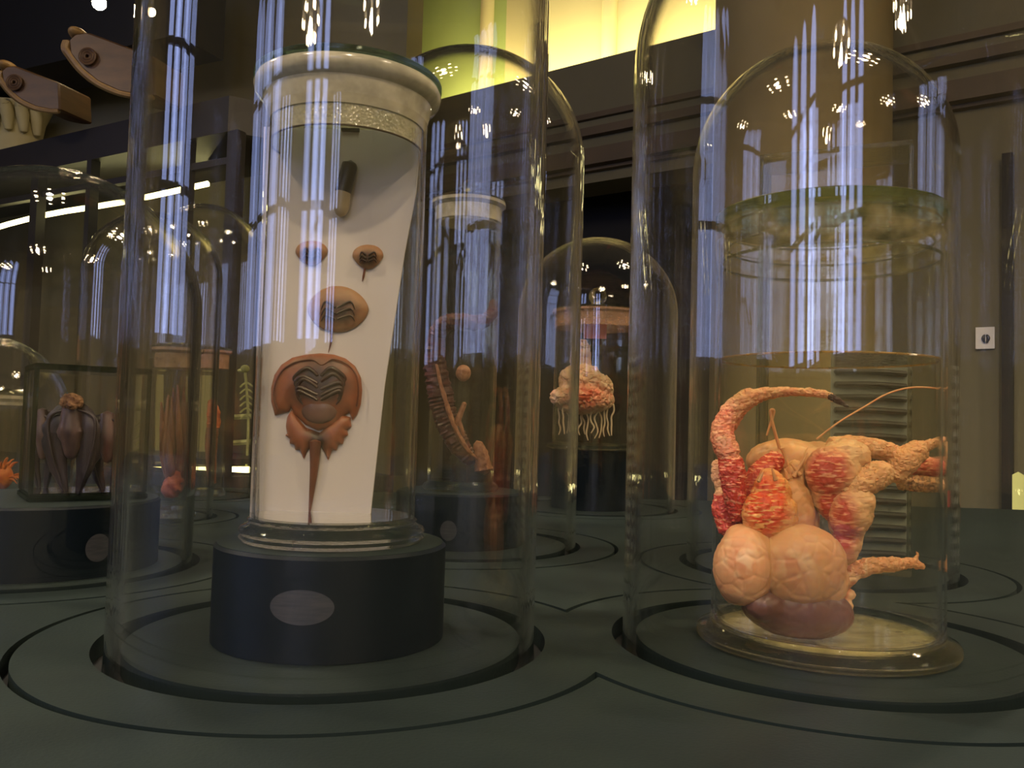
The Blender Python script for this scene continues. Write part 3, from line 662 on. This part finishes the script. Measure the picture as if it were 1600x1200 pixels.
# big claws on the right
b = NB(); E(b, 1302, 738, -.030, 42, 30, 42, .5); E(b, 1322, 712, -.026, 36, 28, 26); E(b, 1292, 775, -.028, 22, 20, 40, -.3); E(b, 1315, 805, -.026, 20, 20, 40); b = fuse(b, .0012, 4, .0008, 150)
o = part('claw_arm', b, MT['crabred'], cc); mask(o, lambda p: 1.6*max(blobmask(1294, 738, 42, 44)(p), blobmask(1296, 785, 20, 36)(p))); o['label'] = 'swollen red claw arm with pale dashes'
b = NB(); E(b, 1330, 800, -.036, 32, 28, 42, .15); E(b, 1342, 785, -.036, 24, 26, 26); E(b, 1324, 845, -.032, 22, 22, 38, .2); E(b, 1310, 868, -.03, 12, 14, 16); b = fuse(b, .0012, 4, .0008, 150)
o = part('claw', b, MT['crabred'], cc); mask(o, lambda p: blobmask(1318, 820, 34, 66)(p)*1.15)
b = limb('claw', [([(1322, 775, -.036), (1345, 758, -.036), (1372, 742, -.034), (1385, 742, -.032)], [17, 20, 22, 17])]); o = part('claw', b, MT['crabcream'], cc); mask(o, lambda p: .2)
b = limb('leg', [([(1300, 702, -.016), (1345, 698, -.014), (1385, 705, -.012), (1408, 712, -.012)], [20, 17, 15, 14]),
                 ([(1398, 748, -.016), (1412, 722, -.016), (1438, 702, -.014)], [14, 22, 17]),
                 ([(1432, 702, -.014), (1455, 694, -.008), (1477, 684, -.002)], [12, 8, 3])])
o = part('leg', b, MT['crabcream'], cc); mask(o, lambda p: .3 if px(p)[0] < 1400 else .1)
b = limb('leg', [([(1408, 730, .02), (1440, 728, .018), (1472, 734, .008)], [16, 17, 14])]); o = part('leg', b, MT['crabred'], cc); mask(o, lambda p: .8)
b = limb('leg', [([(1405, 752, .018), (1440, 756, .014), (1472, 758, .006)], [13, 14, 11])]); o = part('leg', b, MT['crabspot'], cc); mask(o, lambda p: .6); o['label'] = 'pale leg with dark speckles'
b = limb('leg', [([(1308, 912, -.022), (1336, 892, -.022), (1368, 882, -.020)], [17, 14, 13]), ([(1366, 883, -.02), (1390, 882, -.018), (1408, 882, -.016)], [11, 12, 9]),
                 ([(1406, 882, -.016), (1425, 880, -.014), (1442, 886, -.012)], [8, 8, 5]), ([(1426, 878, -.014), (1433, 869, -.014), (1432, 861, -.014)], [5, 3, 1.5])])
o = part('leg', b, MT['crabcream'], cc); mask(o, lambda p: .5 if px(p)[0] < 1355 else .1)
for pts, r in (([(1276, 686, -.006), (1310, 660, -.006), (1350, 636, -.006), (1385, 616, -.008), (1420, 606, -.008), (1455, 606, -.004), (1476, 611, .0)], 1.4),
               ([(1218, 700, -.012), (1208, 665, -.014), (1204, 643, -.014), (1209, 642, -.014), (1206, 655, -.013), (1198, 680, -.012)], 2.6),
               ([(1246, 742, -.026), (1254, 715, -.026), (1262, 700, -.022)], 1.6)):
    b = NB(); tube(b, [K(*p) for p in pts], [r*m1]*(len(pts)-1)+[r*.5*m1], n=8); o = part('antenna', b, MT['crabcream'], cc); mask(o, lambda p: 0)

# ------------------------------------------------------------------ rectangular jar with slatted specimen, under the back bell jar
x3, y3 = BELLS['back'][:2]
def panel_jar(name, cx, cy, z0, hx, hy, h, rot, label, lidt=.006, edge=MT['solid'], group=None):
    t = thing(name, (cx, cy, z0), label, 'jar', group); t.rotation_euler = (0, 0, rot)
    me = lambda n, bm, m: part(n, bm, m, t, smooth=False)
    b = NB(); box(b, cx-hx, cx+hx, cy-hy, cy+hy, z0+.008, z0+h); f = [q for q in b.faces]
    bmesh.ops.inset_region(b, faces=[q for q in b.faces if abs(q.normal.z) < .5], thickness=.0001); me('glass_wall', b, MT['jar'])
    b = NB(); box(b, cx-hx-.003, cx+hx+.003, cy-hy-.003, cy+hy+.003, z0, z0+.007); bmesh.ops.bevel(b, geom=b.edges[:], offset=.0015, segments=2, affect='EDGES'); me('foot', b, edge)
    b = NB(); box(b, cx-hx-.002, cx+hx+.002, cy-hy-.002, cy+hy+.002, z0+h+.0005, z0+h+lidt); bmesh.ops.bevel(b, geom=b.edges[:], offset=.001, segments=2, affect='EDGES'); me('lid', b, edge)
    for sx in (-1, 1):
        for sy in (-1, 1):
            b = NB(); tube(b, [(cx+sx*hx, cy+sy*hy, z0+.008), (cx+sx*hx, cy+sy*hy, z0+h)], .0022, n=8, sub_=1, lin=True); me('corner_edge', b, edge)
    return t
zt3 = zpx(1295, 243, y3)
rj = panel_jar('rectangular_jar', x3+.018, y3, .001, .080, .035, zt3-.008, -.42, 'tall rectangular glass jar behind the coconut crab jar, its top edge slanting above the lid')
sp = thing('slatted_specimen', (x3+.035, y3, .0085), 'dark-barred slatted specimen in the rectangular jar, seen through the spirit', 'specimen')
zlo, zhi = .0095, zpx(1355, 572, y3-.005)
xl, xr = at(1298, 700, y3).x, at(1416, 700, y3).x
b = NB(); box(b, xl, xr, y3-.002, y3+.002, zlo, zhi); part('backing_plate', b, MT['slatpale'], sp, smooth=False)
nb = 15
for i in range(nb):
    z = zlo+(zhi-zlo)*(i+.5)/nb; b = NB(); tube(b, [(xl+.003, y3-.0045, z), ((xl+xr)/2, y3-.0065, z+.001), (xr-.003, y3-.0045, z-.0005)], .0036, n=8); part('bar', b, MT['slat'], sp)

# ------------------------------------------------------------------ eel jar
def round_jar(key_xy, z0, R, z_top, label, knob=True, foot=1.15, liquid=None, rim=.035, rimmat=None, liqmat=None, group='round stoppered specimen jars'):
    x, y = key_xy; t = thing('specimen_jar', (x, y, z0), label, 'jar', group)
    b = NB(); lathe(b, shell_prof(R, z0+.012, z_top-.004, .0022), (x, y, 0), 72); part('glass_wall', b, MT['jar'], t)
    b = NB(); lathe(b, [(0, 0), (R*foot*.96, 0), (R*foot, .003), (R*foot*.97, .008), (R*1.01, .011), (R*.98, .0125), (0, .0118)], (x, y, z0), 72); part('foot', b, MT['solid'], t)
    b = NB(); lathe(b, [(R-.003, z_top-rim), (R+.0008, z_top-rim), (R+.001, z_top-.008), (R+.006, z_top-.004), (R+.006, z_top), (R-.003, z_top), (R-.003, z_top-rim)], (x, y, 0), 72); part('ground_rim', b, rimmat or MT['frost'], t)
    b = NB(); lathe(b, [(0, z_top+.001), (R+.004, z_top+.001), (R+.005, z_top+.003), (R*.8, z_top+.007), (R*.3, z_top+.009), (0, z_top+.0095)], (x, y, 0), 72); ld = part('lid', b, MT['capglass'], t)
    if knob:
        k = R*.22; b = NB(); lathe(b, [(0, z_top+.0096), (k*.7, z_top+.010), (k*.5, z_top+.012), (k*.5, z_top+.014)]+[(k*math.sin(a), z_top+.014+k*.9-k*math.cos(a)) for a in (PI*.25, PI*.4, PI*.55, PI*.7, PI*.85)]+[(0, z_top+.014+k*1.9)], (x, y, 0), 40); sub('knob', b, MT['capglass'], ld, t)
    if liquid:
        b = NB(); lathe(b, [(0, z0+.013), (R-.0024, z0+.013), (R-.0024, liquid), (0, liquid)], (x, y, 0), 72); part('preserving_liquid', b, liqmat or MT['liquid'], t)
    return t
xe, ye = BELLS['eel'][:2]; He = .0672
ze = lambda v, u=722: zpx(u, v, ye)
round_jar((xe, ye), He, 51.5/ppm(ye), ze(318), 'knob-lidded jar with the eel, on the pedestal behind the white board cylinder', liquid=ze(352), rim=.026)
el = thing('eel_specimen', (xe, ye, He+.014), 'brown ringed eel-like specimen hanging in an S inside the knob-lidded jar', 'eel')
def chain(b, pts, rads, Y, **k): tube(b, [at(p[0], p[1], Y+(p[2] if len(p) > 2 else 0)) for p in pts], [r/ppm(Y) for r in rads], **k)
b = NB(); chain(b, [(771, 470, -.005), (767, 492, -.01), (748, 504, -.016), (720, 502, -.02), (696, 505, -.018), (683, 525, -.01), (680, 570, -.006), (688, 615, -.004), (694, 645, -.004), (706, 675, -.004), (722, 702, -.004), (738, 722, -.004)], [5, 9, 11, 12, 12, 13, 16, 19, 18, 17, 15, 9], ye, n=20, sub_=10, wob=.22, wf=260, ringed=.09); part('body', b, MT['eel'], el)
b = NB(); chain(b, [(682, 570, -.020), (690, 605, -.021), (702, 645, -.020), (714, 675, -.018), (730, 702, -.015), (744, 716, -.01)], [2, 3.2, 3.8, 3.8, 3.2, 2], ye, n=8, wob=.4, wf=500); part('belly_ridge', b, MT['eelbelly'], el)
b = NB(); chain(b, [(726, 630), (716, 655), (710, 672)], [4, 5, 4], ye-.012, n=10); chain(b, [(716, 655), (722, 672), (724, 682)], [4, 3, 2], ye-.012, n=10); part('fin', b, MT['eelbelly'], el)
b = NB(); chain(b, [(746, 692, 0), (752, 712, 0), (756, 734, 0)], [7, 12, 13], ye-.002, n=14, wob=.3, wf=200); tagp(obj('tissue_lump', b, MT['eelbelly'], origin=at(755, 735, ye)), 'pale brown lump of tissue at the foot of the eel jar', 'specimen')
b = NB(); ell(b, at(724, 583, ye+.02), (.010, .006, .011)); tagp(obj('tissue_disc', b, MT['eelbelly'], origin=at(724, 583, ye+.02)), 'small pale disc of tissue beside the eel body', 'specimen')

# ------------------------------------------------------------------ jellyfish jar
xj, yj = BELLS['jelly'][:2]; Hj = .1108
zj = lambda v, u=935: zpx(u, v, yj)
round_jar((xj, yj), Hj, 66/ppm(yj), zj(488), 'knob-lidded jar with the pink jellyfish, far back before the doorway', liquid=zj(545), rim=.032, rimmat=frosted('pink_rim', hexs(180, 140, 110), .45, False))
jf = thing('jellyfish', (xj, yj, Hj+.014), 'cream and pink jellyfish trailing pale strands in the far knob-lidded jar', 'jellyfish')
jm = 1/ppm(yj); b = NB()
for u, v, rx, rz in ((908, 560, 17, 30), (908, 596, 36, 30), (909, 622, 50, 26), (925, 606, 34, 26)): ell(b, at(u, v, yj), (rx*jm, rx*jm*.8, rz*jm))
b = fuse(b, .0022, 4, .0035, 55); o = part('bell', b, MT['jelly'], jf); mask(o, lambda p: .8*blobmask(918, 620, 54, 36)(p))
for i in range(14):
    u = 874+i*6.4; r_ = random.Random(i); Yd = yj-.02+.03*r_.random(); b = NB(); end = 690-r_.random()*14
    tube(b, [at(u+r_.uniform(-3, 3), 632+(end-632)*k/5, Yd) for k in range(6)], [1.4*jm]*5+[.8*jm], n=6); part('tentacle', b, MT['strand'], jf)
bx = at(930, 514, yj-.055); b = NB(); box(b, bx.x-.021, bx.x+.021, bx.y-.001, bx.y, bx.z-.018, bx.z+.018)
tagp(obj('paper_tag', b, surf('tag_red', hexs(150, 78, 66), rough=.6), smooth=False, origin=bx), 'faded red paper tag on the neck of the jellyfish jar', 'tag')

# ------------------------------------------------------------------ tank of bats
xb, yb = BELLS['bats'][:2]; Hb = .0672
bt = panel_jar('rectangular_jar', xb+.038, yb+.008, Hb, .051, .04, zpx(110, 576, yb)-Hb-.004, .62, 'squat rectangular glass tank of bats with a dark rim, left on the broad pedestal', edge=solid_glass('dark_edge_glass', (.5, .56, .48)))
# The tank's walls turn with it; the bats hang inside
def bat(u, v0, v1, wpx, Y, label, mat=MT['bat'], head=True):
    t = thing('bat_specimen', at(u, v1, Y), label, 'bat', 'pickled bats'); m = 1/ppm(Y); vm = (v0+v1)/2; h = (v1-v0)
    for s in (-1, 1):
        b = NB(); tube(b, [at(u+s*wpx*.20, v0+h*.08, Y), at(u+s*wpx*.36, v0+h*.30, Y-.002), at(u+s*wpx*.34, v0+h*.60, Y), at(u+s*wpx*.12, v1, Y)], [.004, .26*wpx*m, .24*wpx*m, .002], n=16, squash=.5, wob=.25, wf=120); part('wing', b, mat, t)
        b = NB(); tube(b, [at(u+s*wpx*.12, v0+h*.12, Y-.008), at(u+s*wpx*.5, v0+h*.22, Y-.008), at(u+s*wpx*.42, v0+h*.6, Y-.008), at(u+s*wpx*.16, v1-4, Y-.004)], [.0014, .0018, .0014, .0006], n=8); part('wing_finger', b, MT['bat'], t)
    b = NB(); tube(b, [at(u, v0+h*.05, Y-.004), at(u, v0+h*.35, Y-.006), at(u, v0+h*.62, Y-.004)], [.16*wpx*m, .27*wpx*m, .1*wpx*m], n=16, wob=.2, wf=200); part('body', b, MT['batbody'], t)
    if head:
        b = NB(); ell(b, at(u, v0+6, Y-.008), (wpx*.24*m, wpx*.22*m, wpx*.19*m)); ell(b, at(u, v0+12, Y-.016), (wpx*.1*m, wpx*.14*m, wpx*.09*m))
        for s in (-1, 1): ell(b, at(u+s*wpx*.2, v0+5, Y-.006), (wpx*.06*m, wpx*.04*m, wpx*.07*m), s*.7)
        b = fuse(b, .0012, 2, .001, 300); part('head', b, MT['batfur'], t)
bat(112, 622, 772, 72, yb-.012, 'bat with tan furry head, in the middle of the tank')
bat(66, 634, 766, 40, yb+.012, 'dark folded bat at the left end of the tank', head=False)
bat(168, 640, 770, 58, yb+.012, 'dark folded bat at the right end of the tank', head=False)

# ------------------------------------------------------------------ jars at left back
xs, ys = BELLS['squid'][:2]
sx_ = at(277, 700, ys).x
round_jar((sx_-.006, ys), .001, 33/ppm(ys), zpx(277, 545, ys), 'narrow tan-rimmed jar with the brown tentacled specimen', knob=False, liquid=zpx(277, 580, ys), rim=.03, rimmat=frosted('tan_rim', hexs(150, 125, 98), .8, False))
sq = thing('tentacled_specimen', at(275, 780, ys), 'brown tentacled specimen with orange foot in the narrow jar behind the bat tank', 'specimen')
b = NB()
chain(b, [(262, 772, 0), (270, 760, 0), (283, 740, 0)], [12, 16, 10], ys, n=16, wob=.3, wf=150); part('foot_lump', b, MT['salmon'], sq)
for i in range(9):
    r_ = random.Random(40+i); u = 254+i*5; b = NB(); chain(b, [(270+r_.uniform(-5, 8), 768, 0), (u+2, 720, r_.uniform(-.01, .01)), (u, 670, r_.uniform(-.012, .012)), (u+r_.uniform(-5, 5), 600+r_.uniform(0, 30), r_.uniform(-.01, .01))], [5, 5.5, 4.5, 1.5], ys, n=10, wob=.3, wf=200); part('tentacle', b, MT['pinkbrown'], sq)
xw, yw = BELLS['worm'][:2]
wx = at(330, 700, yw).x
round_jar((wx, yw), .001, 21/ppm(yw), zpx(330, 548, yw), 'slim tan-rimmed jar with the orange-tipped specimen', knob=False, liquid=zpx(330, 580, yw), rim=.035, rimmat=frosted('rose_rim', hexs(165, 125, 100), .8, False))
wo = thing('worm_specimen', (wx, yw, .015), 'orange-tipped ringed worm standing in the slim jar at left back', 'worm')
b = NB(); chain(b, [(331, 755), (330, 700), (333, 660)], [6, 9, 9], yw, n=14, sub_=10, wob=.3, wf=220); part('body', b, MT['pinkbrown'], wo)
b = NB(); chain(b, [(333, 668), (334, 645), (330, 626)], [10, 10, 5], yw, n=14, sub_=10, wob=.3, wf=220); part('tip', b, MT['salmon'], wo)['label'] = 'orange tip'
xp, yp = BELLS['spines'][:2]; ax = at(-8, 700, yp).x
round_jar((ax, yp), .001, 42/ppm(yp), zpx(0, 618, yp), 'small glass jar cut by the left edge, holding the orange spiny specimen', knob=False, liquid=zpx(0, 640, yp), rim=.012)
us = thing('spiny_specimen', (ax, yp, .015), 'bright orange spiny specimen in the jar at the far left edge', 'specimen')
b = NB(); c0 = at(0, 745, yp); ell(b, c0, (.016, .012, .017)); part('body', b, MT['orange'], us)
for i in range(34):
    r_ = random.Random(i); a = r_.uniform(0, 2*PI); e = r_.uniform(-.3, 1.2); d = Vector((math.cos(a)*math.cos(e), math.sin(a)*math.cos(e), math.sin(e)))
    b = NB(); tube(b, [c0+d*.012, c0+d*.020+Vector((0, 0, .003)), c0+d*.027], [.0016, .0013, .0004], n=6); part('spine', b, MT['orange'], us)

# ------------------------------------------------------------------ display cabinet along the left back
cab = thing('display_cabinet', (-1.6, 3.5, FLOOR), 'long dark-framed glazed cabinet along the left back, lit strip inside', 'cabinet')
CA, CB, CC = Vector((-3.1, 4.2)), Vector((-1.04, 3.02)), Vector((-.45, 3.35)); ztop = 1.30
def cabz(u, v, Y): return zpx(u, v, Y)
b = NB(); wallbox(b, CA, CB, ztop-.13, ztop, .5); wallbox(b, CB, CC, ztop-.13, ztop, .4); part('cornice', b, MT['iron'], cab, smooth=False)
b = NB(); wallbox(b, CA, CB, FLOOR, -.06, .5); wallbox(b, CB, CC, FLOOR, -.06, .4); part('base', b, MT['black'], cab, smooth=False)
nn = Vector((.497, .868))
b = NB(); wallbox(b, CA+nn*.45, CB+nn*.45, -.06, ztop-.13, .03); part('back_panel', b, MT['cabback'], cab, smooth=False)
for t in (0, .16, .34, .5, .66, .78, .9, 1):
    p = CA.lerp(CB, t); q = p+(CB-CA).normalized()*(.05 if t in (.5, 1, .16) else .028); b = NB(); wallbox(b, p, q, -.06, ztop-.13, .04); part('mullion', b, MT['iron'], cab, smooth=False)
for t in (.5, 1):
    p = CB.lerp(CC, t); q = p+(CC-CB).normalized()*.04; b = NB(); wallbox(b, p, q, -.06, ztop-.13, .04); part('mullion', b, MT['iron'], cab, smooth=False)
b = NB(); wallbox(b, CA+nn*.02, CB+nn*.02, ztop-.24, ztop-.215, .03); part('rail', b, MT['iron'], cab, smooth=False)
ls = [at(-60, 372, 3.9), at(60, 338, 3.75), at(190, 316, 3.6), at(325, 287, 3.5)]
b = NB(); tube(b, ls, .012, n=8, sub_=3); part('light_strip', b, MT['strip'], cab)['label'] = 'glowing yellow strip'
b = NB(); tube(b, [at(190, 738, 3.55), at(390, 738, 3.3)], .022, n=8, sub_=1); part('shelf_light', b, MT['strip'], cab)
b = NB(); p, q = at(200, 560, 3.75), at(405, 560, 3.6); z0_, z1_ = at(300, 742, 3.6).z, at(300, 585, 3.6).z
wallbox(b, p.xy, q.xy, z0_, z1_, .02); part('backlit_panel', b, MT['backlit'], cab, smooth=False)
b = NB(); wallbox(b, CB-nn*.0-Vector((1, -.57))*.6, CB, -.02, -.0, .5); part('shelf', b, MT['iron'], cab, smooth=False)
def skeleton(u, v0, v1, Y, label):
    t = thing('skeleton_mount', at(u, v1, Y), label, 'skeleton', 'small skeletons in the lit cabinet'); m = 1/ppm(Y)
    b = NB(); tube(b, [at(u, v1, Y), at(u+3, (v0+v1)/2, Y), at(u-2, v0+12, Y)], 2.2*m, n=8); part('spine', b, MT['bone'], t)
    b = NB(); ell(b, at(u-2, v0+6, Y), (7*m, 7*m, 6*m)); ell(b, at(u-8, v0+9, Y), (6*m, 4*m, 3*m)); part('skull', b, MT['bone'], t)
    for i in range(6):
        v = v0+30+i*10; b = NB(); tube(b, [at(u-10, v+5, Y-.02), at(u, v-2, Y), at(u+12, v+5, Y-.02)], 1.5*m, n=6); part('rib', b, MT['bone'], t)
for v in (650, 690, 716):
    b = NB(); tube(b, [at(345, v+3, 3.5), at(398, v, 3.45)], .012, n=6, sub_=1, lin=True); part('glass_shelf', b, MT['bone'], cab)
for u in (236, 262, 300, 338):
    b = NB(); tube(b, [at(u, 560, 3.55), at(u, 740, 3.55)], .016, n=6, sub_=1, lin=True); part('upright', b, MT['iron'], cab)
skeleton(352, 605, 735, 3.45, 'pale small skeleton in the lit cabinet, right of the orange-tipped worm')
skeleton(222, 630, 735, 3.6, 'pale small skeleton in the lit cabinet, left of the tentacled specimen')
skeleton(385, 570, 735, 3.4, 'tall pale skeleton in the lit cabinet beside the white board cylinder')

# corbels, carved capital and bulbs at the upper left
def corbel(u0, u1, v0, v1, Y, label):
    t = thing('corbel', at((u0+u1)/2, v1, Y), label, 'corbel', 'carved wooden corbels high at left'); w_ = u1-u0; h = v1-v0
    prof = [(.02, .12), (.10, .02), (.24, .0), (1, .38), (1.02, 1.0), (.86, 1.0), (.60, .93), (.36, .78), (.18, .58), (.04, .34)]
    b = NB(); P = [at(u0+w_*a, v0+h*c, Y) for a, c in prof]; D = Vector((.05, .16, 0))
    f = [b.verts.new(p) for p in P]; k = [b.verts.new(p+D) for p in P]; b.faces.new(f); b.faces.new(k[::-1])
    for i in range(len(P)): j = (i+1) % len(P); b.faces.new((f[i], f[j], k[j], k[i]))
    bmesh.ops.bevel(b, geom=[e for e in b.edges], offset=.006, segments=1, affect='EDGES'); part('bracket', b, MT['wood'], t, auto=30)
    for s in range(4):
        b = NB(); o_ = s*.045; tube(b, [at(u0+w_*(a-o_*.2), v0+h*(c+.01), Y+.012+.035*s) for a, c in ((.02, .14), (.0, .24), (.04, .34), (.18, .58), (.36, .78), (.60, .93), (.86, 1.0), (1.0, 1.0))], .012, n=8); part('moulding_strip', b, MT['woodlight'], t)
    b = NB(); ell(b, at(u0+w_*.15, v0+h*.06, Y+.05), (.03, .06, .022)); part('front_nub', b, MT['woodlight'], t)
    for s in range(3):
        b = NB(); c = at(u0+w_*.24, v0+h*.38, Y-.012); r0 = (.028-.009*s)
        tube(b, [c+Vector((r0*math.cos(a*PI/8), 0, r0*math.sin(a*PI/8))) for a in range(17)], .0045, n=6, sub_=2); part('scroll', b, MT['wood'], t)
corbel(104, 240, 50, 150, 3.0, 'brown carved corbel at the upper left, nearer the tall bell jar')
corbel(0, 92, 102, 172, 3.3, 'brown carved corbel at the left edge above the cream capital')
cp = thing('carved_capital', at(25, 240, 4.85), 'cream carved capital lit from below at the left edge', 'capital')
b = NB(); p = at(25, 240, 4.85); r = 42/ppm(4.85); zz = [at(25, v, 4.85).z for v in (300, 215, 190, 170)]
lathe(b, [(0, FLOOR), (r*.85, FLOOR), (r*.85, zz[1]), (r*.95, zz[2]), (r*1.15, zz[3]), (0, zz[3])], (p.x, p.y, 0), 40); part('shaft', b, MT['cream'], cp)
for i in range(6):
    b = NB(); a = -PI/2+(i-2.5)*.5; q = Vector((p.x+r*1.0*math.cos(a), p.y+r*1.0*math.sin(a), 0))
    tube(b, [(q.x, q.y, zz[1]), (q.x, q.y-.02, (zz[1]+zz[3])/2), (q.x, q.y-.05, zz[3]-.03), (q.x, q.y-.045, zz[3]-.06)], [.02, .035, .03, .015], n=10); part('leaf', b, MT['cream'], cp)
for u, v, r_, lab in ((155, 5, .034, 'bright bare bulb above the brown corbel, left of the pair'), (236, 19, .022, 'bright bare bulb behind the tall bell jar wall, right of the pair')):
    c = at(u, v, 3.4); t = thing('hanging_bulb', tuple(c), lab, 'bulb', 'bare bulbs at upper left'); b = NB(); ell(b, c, (r_*.8,)*3); part('globe', b, MT['bulb'], t)
    b = NB(); tube(b, [c+Vector((0, 0, r_*.7)), c+Vector((0, 0, r_*2.5))], r_*.45, n=10, sub_=1, lin=True); part('socket', b, MT['iron'], t)
    b = NB(); tube(b, [c+Vector((0, 0, r_*2.5)), c+Vector((0, 0, 1.2))], .004, n=6, sub_=1, lin=True); part('flex', b, MT['black'], t)
b = NB(); wallbox(b, (-4.5, 5.6), (-.6, 4.4), FLOOR, 2.6, .2); struct('wall_back', b, MT['walldark'])
b = NB(); wallbox(b, (-4.4, 5.2), (-1.6, 3.9), at(60, 90, 4.2).z, at(60, -80, 4.2).z, .3); struct('trim_11', b, MT['black'])

# cards and small red things on the right
for i, (u, v, w_, h_, lab) in enumerate(((1540, 528, 11, 17, 'small white card with dark emblem on the wall at right'), (1376, 528, 11, 22, 'plain pale card on the wall, seen through the top of the crab jar'))):
    p = wallpt(u, .012); z = zpx(u, v, p.y); m = 1/ppm(p.y); d = (WB-WA).normalized()
    t = thing('wall_card', (p.x, p.y, z), lab, 'card')
    b = NB(); wallbox(b, p-d*w_*m*1.2, p+d*w_*m*1.2, z-h_*m, z+h_*m, .01); part('card', b, MT['white'], t, smooth=False)
    if i == 0:
        for s in (-1, 1):
            q = wallpt(u+1+s*2.6, .016); b = NB(); tube(b, [(q.x-s*.002, q.y, z+.012), (q.x+s*.004, q.y, z-.002), (q.x-s*.003, q.y, z-.022)], [.004, .0075, .003], n=8); part('emblem', b, MT['cap'], t)
for u, v0, v1, lab in ((893, 712, 760, 'small red post behind the eel jar pedestal, left of the jellyfish pedestal'), (1484, 768, 802, 'small red post beyond the table at right')):
    Y = 2.3; p = at(u, v1, Y); q = at(u, v0, Y); t = thing('red_post', (p.x, Y, FLOOR), lab, 'post', 'small red posts')
    b = NB(); tube(b, [(p.x, Y, FLOOR+.01), (p.x, Y, q.z-.03)], .006, n=10, sub_=1, lin=True); part('rod', b, MT['iron'], t)
    b = NB(); tube(b, [(p.x, Y, p.z-.05), (p.x, Y, q.z)], 4.5/ppm(Y), n=12, sub_=1, lin=True); part('red_sleeve', b, MT['red'], t)
panel_p = wallpt(1592, .25)  # small lamp-lit yellow panel, no lamp itself; its light is put in as emission
b = NB(); z0_, z1_ = zpx(1592, 800, panel_p.y), zpx(1592, 742, panel_p.y); tube(b, [(panel_p.x, panel_p.y, z0_-.3), (panel_p.x, panel_p.y, z1_)], .02, n=10, sub_=2, lin=True)
tagp(obj('lit_panel_glow', b, emit('soft_yellow', (.9, .8, .25), .8), origin=(panel_p.x, panel_p.y, z0_-.3)), 'yellow lamp-lit panel at the right edge beyond the table, its light put in as glow', 'lamp')
